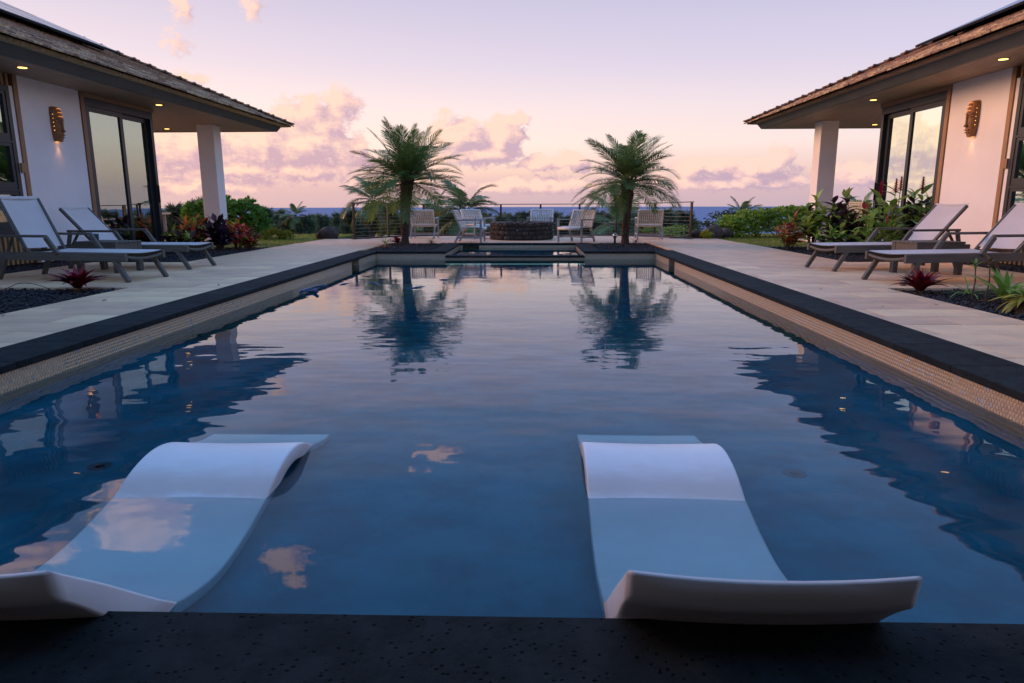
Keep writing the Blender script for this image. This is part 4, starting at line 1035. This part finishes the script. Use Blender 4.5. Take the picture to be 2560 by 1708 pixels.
def palm(loc, h, r0, r1, label, fronds, n, scl, emin, emax, lean=(0, 0), boots=True, seed=1, group=None, cat='palm tree'):
    rd = random.Random(seed); T = thing('palm_tree', label, cat, loc, group=group)
    path = [Vector((lean[0] * t * t, lean[1] * t * t, h * t)) for t in np.linspace(0, 1, 15)]
    rad = [(r0 * 1.45 if i == 0 else r0 * (1.12 if i == 1 else 1)) * (1 - i / 14) + r1 * i / 14 for i in range(15)]
    mb = MB().tube(path, [q * rd.uniform(.93, 1.08) for q in rad], 14)
    if boots:                                                       # stubs of old fronds wrapped round the stem
        for i in range(150):
            t = rd.uniform(.03, 1.0); p = Vector((lean[0] * t * t, lean[1] * t * t, h * t)); a = i * 2.4; rr = r0 * (1 - t) + r1 * t
            d = Vector((math.cos(a), math.sin(a), 0)); q = p + d * rr * .85
            ln = .03 + .09 * max(0, t - .55) / .45
            mb.bar(q, q + d * ln * .55 + Vector((0, 0, ln)), .045, .02)
    else:
        for i in range(16): t = (i + .5) / 16; mb.tube([Vector((lean[0] * t * t, lean[1] * t * t, h * t - .008)), Vector((lean[0] * t * t, lean[1] * t * t, h * t + .008))], (r0 * (1 - t) + r1 * t) * 1.06, 12)
    mb.build('trunk', M['trunk'] if boots else M['bark'], T)
    top = path[-1]
    for i in range(n):
        t = i / (n - 1); az = i * 2.39996 + rd.uniform(-.25, .25); el = R(emax + (emin - emax) * t ** .85) + rd.uniform(-.1, .1)
        me = fronds[min(len(fronds) - 1, int(rd.random() * len(fronds)))]
        o = link('frond', me, T, top + Vector((math.cos(az) * .05, math.sin(az) * .05, .05 - .16 * t)), orient(az, el, rd.uniform(-.3, .3)))
        q = scl * rd.uniform(.86, 1.08) * (1 - .12 * (1 - t)); o.scale = (q, q, q)
    return T
palm((-2.75, 16.78, -.02), 1.58, .078, .155, 'feathery date palm in the left planter, with broader denser crown', FR, 60, 1.04, -12, 84, (.10, .05), seed=3, group='date palms beside the spa')
palm((2.60, 16.72, -.02), 1.50, .075, .15, 'feathery date palm in the right planter, with clear sky all round it', FR[1:4] + FR[:1], 52, 1.0, -14, 78, (.05, .05), seed=8, group='date palms beside the spa')
def px2(x, y, Y, top=None):
    """where a pixel column of the photo meets distance Y (used once to lay out the plants beyond the fence)"""
    d = cr * ((x - 1280) / 1707) - cu * ((y - 854) / 1707) + cf; t = Y / d.y; return Vector((.34, 0, .95)) + d * t
def gz(x, y): return -.07 - .085 * (max(0.0, y - 21.5) + max(0.0, abs(x) - 16) * .6)
for i, (x, y, Y, n, s, lab, le) in enumerate([
        (932, 500, 24.0, 20, .64, 'coconut palm with yellowing fronds behind the leftmost fence posts', (.1, 0)), (996, 538, 25.5, 15, .62, 'short coconut palm between the left fence post and the left date palm', (0, 0)),
        (1165, 528, 26.0, 20, .85, 'coconut palm with sweeping green fronds above the pair of armchairs', (.2, 0)), (1545, 560, 25.0, 13, .85, 'young coconut palm sprouting left of the right date palm trunk', (0, 0)),
        (1855, 532, 30.0, 16, .46, 'small coconut palm standing out of the bright green hedge on the right', (0, 0)), (2150, 530, 28.0, 14, .55, 'coconut palm partly hidden by the crotons beside the right column', (0, 0)),
        (738, 537, 34.0, 16, .42, 'distant coconut palm among the dark trees left of the fence', (0, 0)), (1085, 545, 29.0, 12, .8, 'coconut palm crown low behind the left armchair', (0, 0))]):
    p = px2(x, y, Y); g = gz(p.x, p.y); palm((p.x - le[0], p.y, g - .1), p.z - g + .1, .085, .06, lab, CF, n, s, -35, 78, le, False, seed=30 + i, group='coconut palms beyond the terrace')

# ------------------------------------------------------------------ ironwood trees below the terrace
def ironwood(loc, h, r, label, mt, seed):
    rd = np.random.default_rng(seed); T = thing('ironwood_tree', label, 'tree', loc, group='dark ironwood trees beyond the terrace')
    mb = MB().tube([(0, 0, 0), (.04, .02, h * .5), (.02, 0, h * .95)], [.06, .04, .012], 7)
    nb = 120; V = []
    z0 = rd.uniform(.05, .96, nb) ** .9; az = rd.uniform(0, 6.283, nb); ln = r * (1.12 - z0 * .72) * rd.uniform(.5, 1.1, nb)
    for i in range(nb):
        b = np.array([.02, 0, h * z0[i]]); up = rd.uniform(.25, .9); d = np.array([math.cos(az[i]), math.sin(az[i]), up]); d /= np.linalg.norm(d)
        if i % 4 == 0: mb.tube([tuple(b), tuple(b + d * ln[i] * .8)], [.012, .004], 4)
        k = 34; t = rd.uniform(.15, 1.0, k)[:, None]; s = b + d * ln[i] * t
        nd = d * rd.uniform(.35, 1.1, (k, 1)) + rd.normal(0, .38, (k, 3)) + np.array([0, 0, .15]); nd /= np.linalg.norm(nd, axis=1)[:, None]
        L = rd.uniform(.14, .32, (k, 1)); sd = np.cross(nd, rd.normal(size=(k, 3))); sd /= np.linalg.norm(sd, axis=1)[:, None]; sd *= rd.uniform(.012, .024, (k, 1))
        V.append(np.stack([s - sd, s + sd, s + nd * L - np.array([0, 0, .03])], 1))
    V = np.concatenate(V).reshape(-1, 3); mb.build('trunk', M['bark'], T)
    link('crown', npmesh('crown', V, np.arange(len(V)).reshape(-1, 3), mt), T)
IW = [(412, 536, 30), (437, 520, 27), (468, 528, 33), (492, 512, 25), (516, 505, 24), (652, 540, 38), (664, 528, 34), (686, 541, 40), (697, 529, 44), (716, 545, 36), (742, 548, 38), (766, 547, 34), (790, 541, 42), (806, 546, 36),
      (828, 551, 40), (852, 541, 33), (872, 532, 30), (893, 540, 36), (916, 545, 31), (938, 534, 30), (962, 541, 34), (985, 545, 30), (1012, 540, 36), (1040, 552, 30), (1068, 536, 31), (1096, 540, 28), (1122, 545, 29), (1150, 542, 34), (1186, 548, 30), (1216, 540, 38),
      (1250, 548, 30), (1262, 538, 42), (1284, 541, 40), (1312, 536, 34), (1338, 552, 30), (1366, 546, 36), (1392, 536, 36), (1410, 548, 30), (1440, 540, 36), (1470, 535, 29), (1494, 538, 32), (1520, 545, 30), (1556, 532, 28), (1584, 540, 30), (1612, 536, 30), (1640, 541, 30), (1664, 532, 29), (1690, 538, 31), (1712, 536, 30), (1728, 556, 34)]
def whereword(x):
    if x < 530: return 'seen past the left column'
    if x < 860: return 'between the left column and the fence'
    if x < 1130: return 'behind the left date palm'
    if x < 1420: return 'behind the fire pit'
    return 'behind the right date palm'
seen = {}
ordn = ('first', 'second', 'third', 'fourth', 'fifth', 'sixth', 'seventh', 'eighth', 'ninth', 'tenth', 'eleventh', 'twelfth', 'thirteenth', 'fourteenth')
for i, (x, y, Y) in enumerate(IW):
    p = px2(x, y, Y); g = gz(p.x, p.y) - .1; h = max(.9, (p.z - g) * 1.0 + .04); w = whereword(x); seen[w] = seen.get(w, 0) + 1
    ironwood((p.x, p.y, g), h, .30 + .26 * h * random.uniform(.8, 1.1), f'dark feathery ironwood tree {w}, {ordn[seen[w] - 1]} from the left', M['needle2'] if x < 530 else M['needle'], i)

# ------------------------------------------------------------------ broadleaf hedges and bushes
def bush(name, loc, lumps, nros, leafL, leafW, label, mt, cat='hedge', seed=0):
    """lumps: (x, y, z, rx, ry, rz) ellipsoids filled with leaf rosettes"""
    rd = np.random.default_rng(seed); T = thing(name, label, cat, loc); mb = MB()
    bv = np.array([(0, 0, 0), (.5, .5, .06), (.5, -.5, .06), (1, 0, -.05)]); Vs = []
    vol = np.array([l[3] * l[4] * l[5] for l in lumps]) ** (2 / 3); vol /= vol.sum()
    for l, f in zip(lumps, vol):
        n = int(nros * f); u = rd.normal(size=(n, 3)); u /= np.linalg.norm(u, axis=1)[:, None]; u[:, 2] = np.where(u[:, 2] < -.5, -u[:, 2], u[:, 2])
        rr = rd.uniform(.55, 1.06, (n, 1)) ** .6 * (1 + .12 * np.sin(u[:, :1] * 7 + 3 * u[:, 1:2]))
        c = np.array(l[:3]) + u * rr * np.array(l[3:]); m_ = 8
        for k in range(m_):
            a = rd.uniform(0, 6.283, n); e = rd.uniform(-.1, .95, n)
            d = np.stack([np.cos(a) * np.cos(e), np.sin(a) * np.cos(e), np.sin(e)], 1) * .8 + u * .5; d /= np.linalg.norm(d, axis=1)[:, None]
            s = np.cross(d, rd.normal(size=(n, 3))); s /= np.linalg.norm(s, axis=1)[:, None]; t = np.cross(d, s)
            L = (leafL * rd.uniform(.7, 1.2, n))[:, None]; W = leafW / leafL
            Vs.append(np.stack([c + L * (d * b[0] + s * b[1] * W + t * b[2]) for b in bv], 1))
        for k in range(7): q = np.array(l[:3]) + rd.normal(size=3) * np.array(l[3:]) * .35; mb.tube([(l[0] + rd.normal() * .1, l[1] + rd.normal() * .1, -.1), tuple(q)], [.018, .006], 5)
    V = np.concatenate(Vs).reshape(-1, 3); q = np.arange(len(V)).reshape(-1, 4); F = np.concatenate([q[:, [0, 1, 3]], q[:, [0, 3, 2]]])
    mb.build('stems', M['bark'], T); link('foliage', npmesh('foliage', V, F, mt), T); return T
bush('hedge', (7.4, 20.2, 0), [(-1.1, 0, .20, .6, .55, .40), (-.5, .1, .33, .65, .6, .42), (.2, .1, .38, .7, .6, .42), (.9, .1, .42, .7, .6, .42), (1.6, .2, .46, .7, .6, .44), (-1.4, -.1, .1, .4, .4, .3), (2.3, .4, .45, .7, .6, .45)], 1500, .12, .05, 'bright green rounded hedge at the edge of the right lawn', M['naupaka'], seed=2)
bush('hedge', (-8.1, 19.9, 0), [(.15, 0, .5, .55, .5, .55), (-.5, .1, .5, .6, .5, .58), (.45, 0, .25, .35, .4, .45), (-1.2, .2, .45, .6, .5, .55)], 1000, .14, .06, 'clipped dark green hedge right behind the left column', M['clusia'], seed=3)
bush('bush', (6.9, 23.6, -.2), [(0, 0, .45, .7, .6, .42), (-.6, .2, .2, .5, .5, .35), (.6, .3, .5, .6, .5, .4)], 700, .07, .03, 'olive green bush behind the boulders on the right', M['needle2'], 'bush', seed=4)
bush('bush', (5.4, 24.5, -.3), [(0, 0, .15, .9, .6, .3), (-.9, .2, .1, .6, .5, .28)], 500, .07, .03, 'low dull green bush just right of the fence end', M['ygreen'], 'bush', seed=5)
bush('bush', (-6.9, 19.2, -.02), [(0, 0, .06, .30, .22, .2), (.3, .1, .04, .22, .2, .15)], 160, .12, .02, 'low yellow green tuft at the far edge of the left lawn', M['draco'], 'bush', seed=6)
bush('bush', (5.15, 19.15, -.02), [(0, 0, .03, .14, .12, .16)], 60, .12, .016, 'small grassy tuft in front of the lava boulders on the right', M['draco'], 'bush', seed=7)

# ------------------------------------------------------------------ shrubs and flowers whose leaves can be told apart
LF = {}
def leafset(key, mts, L, W, bend=.5, n=4, fold=.3, wave=0.0, base=.3):
    LF[key] = [blade(L * q, W * q, n, bend * b, fold, mt=mt, wave=wave, base=base) for mt in mts for q, b in ((1, 1), (.85, 1.5), (1.1, .6))]
    return LF[key]
def croton(loc, h, spread, label, keys, nst, nlf, L=.18, W=.065, name='croton_shrub', seed=0, bare=.35):
    rd = random.Random(seed); T = thing(name, label, 'shrub', loc, group='colourful shrubs in the far beds')
    L, W = L * 1.15, W * 1.12; lib = [m_ for k in keys for m_ in leafset((k, L), [M[k]], L, W)]
    for i in range(nst):
        a = i * 2.4 + rd.uniform(-.4, .4); r = spread * math.sqrt((i + .3) / nst); hh = h * rd.uniform(.62, 1.0) * (1 - .25 * r / max(spread, .01)) - L * .35
        if i == 0: hh = h - L * .5
        e = Vector((math.cos(a) * r, math.sin(a) * r, hh)); p = Vector((math.cos(a) * .05, math.sin(a) * .05, 0)); mid = p.lerp(e, .5) + Vector((0, 0, .05))
        MB().tube([p, mid, e], [.012, .009, .005], 6).build('stem', M['bark'], T)
        for k in range(nlf):
            t = bare + (1 - bare) * (k + rd.random()) / nlf; q = (p.lerp(mid, t * 2) if t < .5 else mid.lerp(e, t * 2 - 1)); az = k * 2.4 + rd.uniform(-.4, .4) + i
            sc_ = rd.uniform(.7, 1.15); link('leaf', lib[rd.randrange(len(lib))], T, q, orient(az, R(rd.uniform(5, 40) + 40 * max(0, t - .7) / .3), rd.uniform(-.5, .5)), (sc_,) * 3)
    return T
croton((5.88, 14.95, -.02), .78, .34, 'orange leaved croton at the front of the right bed', ('yorange', 'yorange', 'ygreen', 'yred'), 12, 17, 0.179, 0.072, seed=1, bare=.2)
croton((6.16, 14.5, -.02), 1.20, .27, 'tall dark croton with green tops against the right column', ('ygreen', 'ygreen', 'ydark'), 9, 22, 0.231, 0.098, seed=2)
croton((6.62, 14.2, -.02), 1.30, .34, 'tallest croton with dark leaves below and yellow green tops, right of the column', ('ydark', 'ydark', 'ygreen', 'purple'), 12, 22, 0.252, 0.111, seed=3, bare=.25)
croton((7.02, 14.3, -.02), 1.0, .32, 'green and dark red croton beside the ginger on the right', ('ygreen', 'yred', 'ydark'), 10, 20, 0.210, 0.091, seed=4, bare=.2)
croton((6.35, 13.7, -.02), .62, .46, 'low bushy green croton behind the right loungers', ('ygreen', 'clusia', 'ygreen', 'ydark'), 18, 17, 0.179, 0.085, seed=5, bare=.1)
croton((-6.98, 14.85, -.02), .84, .34, 'brownish red ti plant left of the left column foot', ('ydark', 'yorange', 'ygreen', 'ydark'), 12, 20, 0.252, 0.078, 'ti_plant', seed=6, bare=.25)
croton((-6.95, 14.0, -.02), .55, .34, 'low dark green shrub behind the far left lounger', ('ygreen', 'ydark', 'ydark', 'ylime'), 14, 17, 0.189, 0.078, seed=7, bare=.1)
croton((-6.42, 14.75, -.02), .78, .26, 'blackish purple croton in front of the left column', ('ydark', 'purple'), 12, 20, 0.210, 0.098, seed=8, bare=.2)
croton((-6.22, 15.2, -.02), .72, .26, 'red and yellow croton right of the left column', ('yred', 'yorange', 'ylime', 'yred'), 10, 18, 0.189, 0.072, seed=9, bare=.25)
croton((-5.85, 14.85, -.02), .46, .24, 'short red croton at the front of the left bed', ('yred', 'ylime', 'ydark', 'yred'), 12, 17, 0.168, 0.065, seed=10, bare=.2)

def ginger(loc, stalks, label, seed):
    rd = random.Random(seed); T = thing('ginger_plant', label, 'plant', loc, group='red ginger by the right sliding door')
    lib = leafset(('ginger', seed), [M['ginger']], .46, .125, .7, 6, .2); br = blade(.10, .05, 3, .5, .4, mt=M['gingerflower'], name='bract'); pk = blade(.06, .045, 3, -.3, .5, mt=M['pinkflower'], name='bract')
    for x, y, h, fl in stalks:
        top = Vector((x * 1.6, y * 1.4, h)); p = Vector((x, y, 0)); MB().tube([p, p.lerp(top, .5) + Vector((0, 0, .02)), top], [.011, .009, .006], 6).build('stalk', M['stem'], T)
        a0 = rd.uniform(0, 6.28)
        for k in range(8):
            t = .28 + .66 * k / 7; link('leaf', lib[rd.randrange(3)], T, p.lerp(top, t), orient(a0 + k * math.pi + rd.uniform(-.5, .5), R(rd.uniform(18, 55)), rd.uniform(-.4, .4)), (rd.uniform(.7, 1.05),) * 3)
        if fl:
            for k in range(42):
                t = k / 41; q = top + Vector((.0, 0, -.02 + .24 * t)); link('bract', br if fl == 1 else pk, T, q, orient(k * 2.4, R(28 + 35 * t), 0), ((1.0 - .55 * t) * (1 if fl == 1 else .7),) * 3)
ginger((6.62, 12.75, -.02), [(0, 0, 1.12, 1), (.12, .1, .9, 0), (-.12, .05, .78, 0), (.05, -.12, .62, 2), (.2, -.05, .7, 0), (-.05, .15, .85, 0)], 'ginger clump with a dark red flower spike, in front of the right sliding door', 1)
ginger((6.98, 12.95, -.02), [(0, 0, 1.16, 1), (.1, .1, 1.2, 1), (-.1, 0, .8, 0), (.1, -.12, .75, 0), (.02, .12, .95, 0)], 'ginger clump with two red flower heads, nearer the right house wall', 2)

def rosette(name, loc, n, L, W, label, mts, tilt=(12, 75), bend=.9, group=None, old=0, seed=0, cat='plant', fold=.35, nseg=6):
    rd = random.Random(seed); T = thing(name, label, cat, loc, group=group)
    lib = [blade(L, W, nseg, bend * b, fold, mt=mt, base=.75) for mt in mts for b in (.6, 1, 1.3)]
    for i in range(n):
        t = i / (n - 1); az = i * 2.39996 + rd.uniform(-.2, .2); el = R(tilt[0] + (tilt[1] - tilt[0]) * t)
        k = min(len(mts) - 1, int(t * len(mts))) * 3 + rd.randrange(3); s = rd.uniform(.8, 1.08) * (1 - .28 * t)
        link('leaf', lib[k], T, (math.cos(az) * .015, math.sin(az) * .015, .03 + .03 * t), orient(az, el, rd.uniform(-.2, .2)), (s, s, s))
    ol = blade(L * .9, W * .7, 5, 1.3, .2, mt=M['bromold'])
    for i in range(old): link('withered_leaf', ol, T, (0, 0, .02), orient(rd.uniform(0, 6.28), R(rd.uniform(-8, 12))), (rd.uniform(.7, 1.1),) * 3)
    return T
bg = 'red bromeliads in the gravel beds'
rosette('bromeliad', (-4.86, 7.66, -.02), 46, .36, .10, 'large wine red bromeliad in the near left bed', [M['brom'], M['brom'], M['bromhot']], (42, 86), group=bg, old=6, seed=1, nseg=7)
rosette('bromeliad', (4.56, 7.50, -.02), 46, .33, .09, 'wine red bromeliad at the tip of the near right bed', [M['brom'], M['brom'], M['bromhot']], (42, 86), group=bg, old=5, seed=2)
rosette('bromeliad', (-2.96, 16.85, -.02), 24, .30, .08, 'red bromeliad leaning at the foot of the left palm', [M['bromold'], M['brom'], M['bromhot']], (15, 80), group=bg, old=3, seed=3)
rosette('bromeliad', (-2.88, 14.95, -.02), 16, .15, .03, 'small orange brown bromeliad at the front of the left planter', [M['bromold'], M['yorange']], (5, 65), group=bg, seed=4)
rosette('bromeliad', (-2.10, 16.7, -.02), 12, .22, .035, 'small green and orange bromeliad at the back of the left planter', [M['bromold'], M['ylime']], (25, 80), group=bg, seed=5)
rosette('bromeliad', (2.86, 16.75, -.02), 14, .19, .035, 'small reddish bromeliad right of the right palm foot', [M['yorange'], M['brom']], (10, 70), group=bg, seed=6)
rosette('bromeliad', (6.08, 11.75, -.02), 16, .17, .03, 'small orange bromeliad under the far right lounger', [M['bromold'], M['yorange']], (15, 75), group=bg, seed=7)
rosette('strap_plant', (-3.18, 16.5, -.02), 11, .34, .03, 'green strap leaved plant at the back of the left planter', [M['lily'], M['ginger']], (25, 80), .8, seed=8)
rosette('strap_plant', (4.98, 6.78, -.02), 22, .50, .075, 'broad leaved green lily behind the yellow plant in the near right bed', [M['lily'], M['lily']], (38, 82), 1.25, seed=9, fold=.15)
rosette('strap_plant', (4.92, 7.25, -.02), 12, .40, .022, 'thin arching spider lily leaves between the bromeliad and the yellow plant', [M['ginger'], M['ginger']], (18, 50), 1.2, seed=10)
rosette('yellow_plant', (4.80, 6.22, .06), 40, .36, .06, 'ragged yellow green plant in the near right bed', [M['draco'], M['draco'], M['lily']], (-8, 62), .9, old=14, seed=11, fold=.1)
rosette('yellow_plant', (5.12, 5.95, .04), 30, .34, .06, 'second ragged yellow plant at the right edge of the frame', [M['draco'], M['lily']], (-5, 65), .9, old=8, seed=12, fold=.1)
def seedling(loc, h, label, mt, seed):
    rd = random.Random(seed); T = thing('seedling', label, 'plant', loc); MB().tube([(0, 0, 0), (.012, 0, h * .5), (.0, .01, h)], [.009, .007, .005], 6).build('stem', M['bark'], T)
    lib = [blade(.11, .04, 4, b, .3, mt=mt) for b in (.3, .7)]
    for k in range(6): link('leaf', lib[k % 2], T, (0, .01, h - .012 * k), orient(k * 2.4 + seed, R(55 - 6 * k)), (rd.uniform(.7, 1),) * 3)
seedling((4.88, 7.12, -.02), .36, 'bare stemmed seedling with lime leaves right of the bromeliad', M['lily'], 1); seedling((4.93, 6.98, -.02), .40, 'bare stemmed seedling with brown leaves beside the lime one', M['dry'], 2)
o = MB().tube([Vector((-5.75 + .62 * t, 7.62 + .02 * math.sin(9 * t), .10 * math.sin(math.pi * t) - .02)) for t in np.linspace(0, 1, 14)], .004, 5).build('dry_twig', M['bark']); tag(o, 'thin arched dry twig lying in the near left bed', 'twig')

# ------------------------------------------------------------------ fallen leaves on gravel and paving
def litter():
    n = 90; V, F = [], []
    regs = [(4.4, 6.8, 4.6, 7.8), (-6.8, -4.4, 4.8, 7.8), (5.6, 7.0, 11.5, 15.5), (-7.0, -5.6, 11.5, 15.5), (3.4, 4.3, 4.2, 9.5), (-4.3, -3.4, 4.6, 9.5), (-3, -1.9, 14.4, 16.6), (1.9, 3, 14.4, 16.6)]
    wts = [22, 18, 14, 14, 4, 4, 7, 7]; mb = MB()
    for (x0, x1, y0, y1), w in zip(regs, wts):
        for i in range(w):
            x, y, a, L = random.uniform(x0, x1), random.uniform(y0, y1), random.uniform(0, 6.28), random.uniform(.03, .075)
            z = .004 if 3.3 < abs(x) < 4.38 else -.008
            c, s_ = math.cos(a), math.sin(a); W = L * .32; q = random.uniform(.2, .5) * L
            P = [(-.5 * L, 0, 0), (0, W, .2 * q), (.5 * L, 0, .6 * q), (0, -W, .3 * q), (0, 0, 0)]
            mb.add([(x + p[0] * c - p[1] * s_, y + p[0] * s_ + p[1] * c, z + p[2]) for p in P], [(0, 4, 1), (1, 4, 2), (2, 4, 3), (3, 4, 0)])
    o = mb.build('fallen_leaves', M['dry']); kind(o, 'stuff'); tag(o, 'scattered small dry leaves on the gravel beds and paving', 'leaves')
litter()
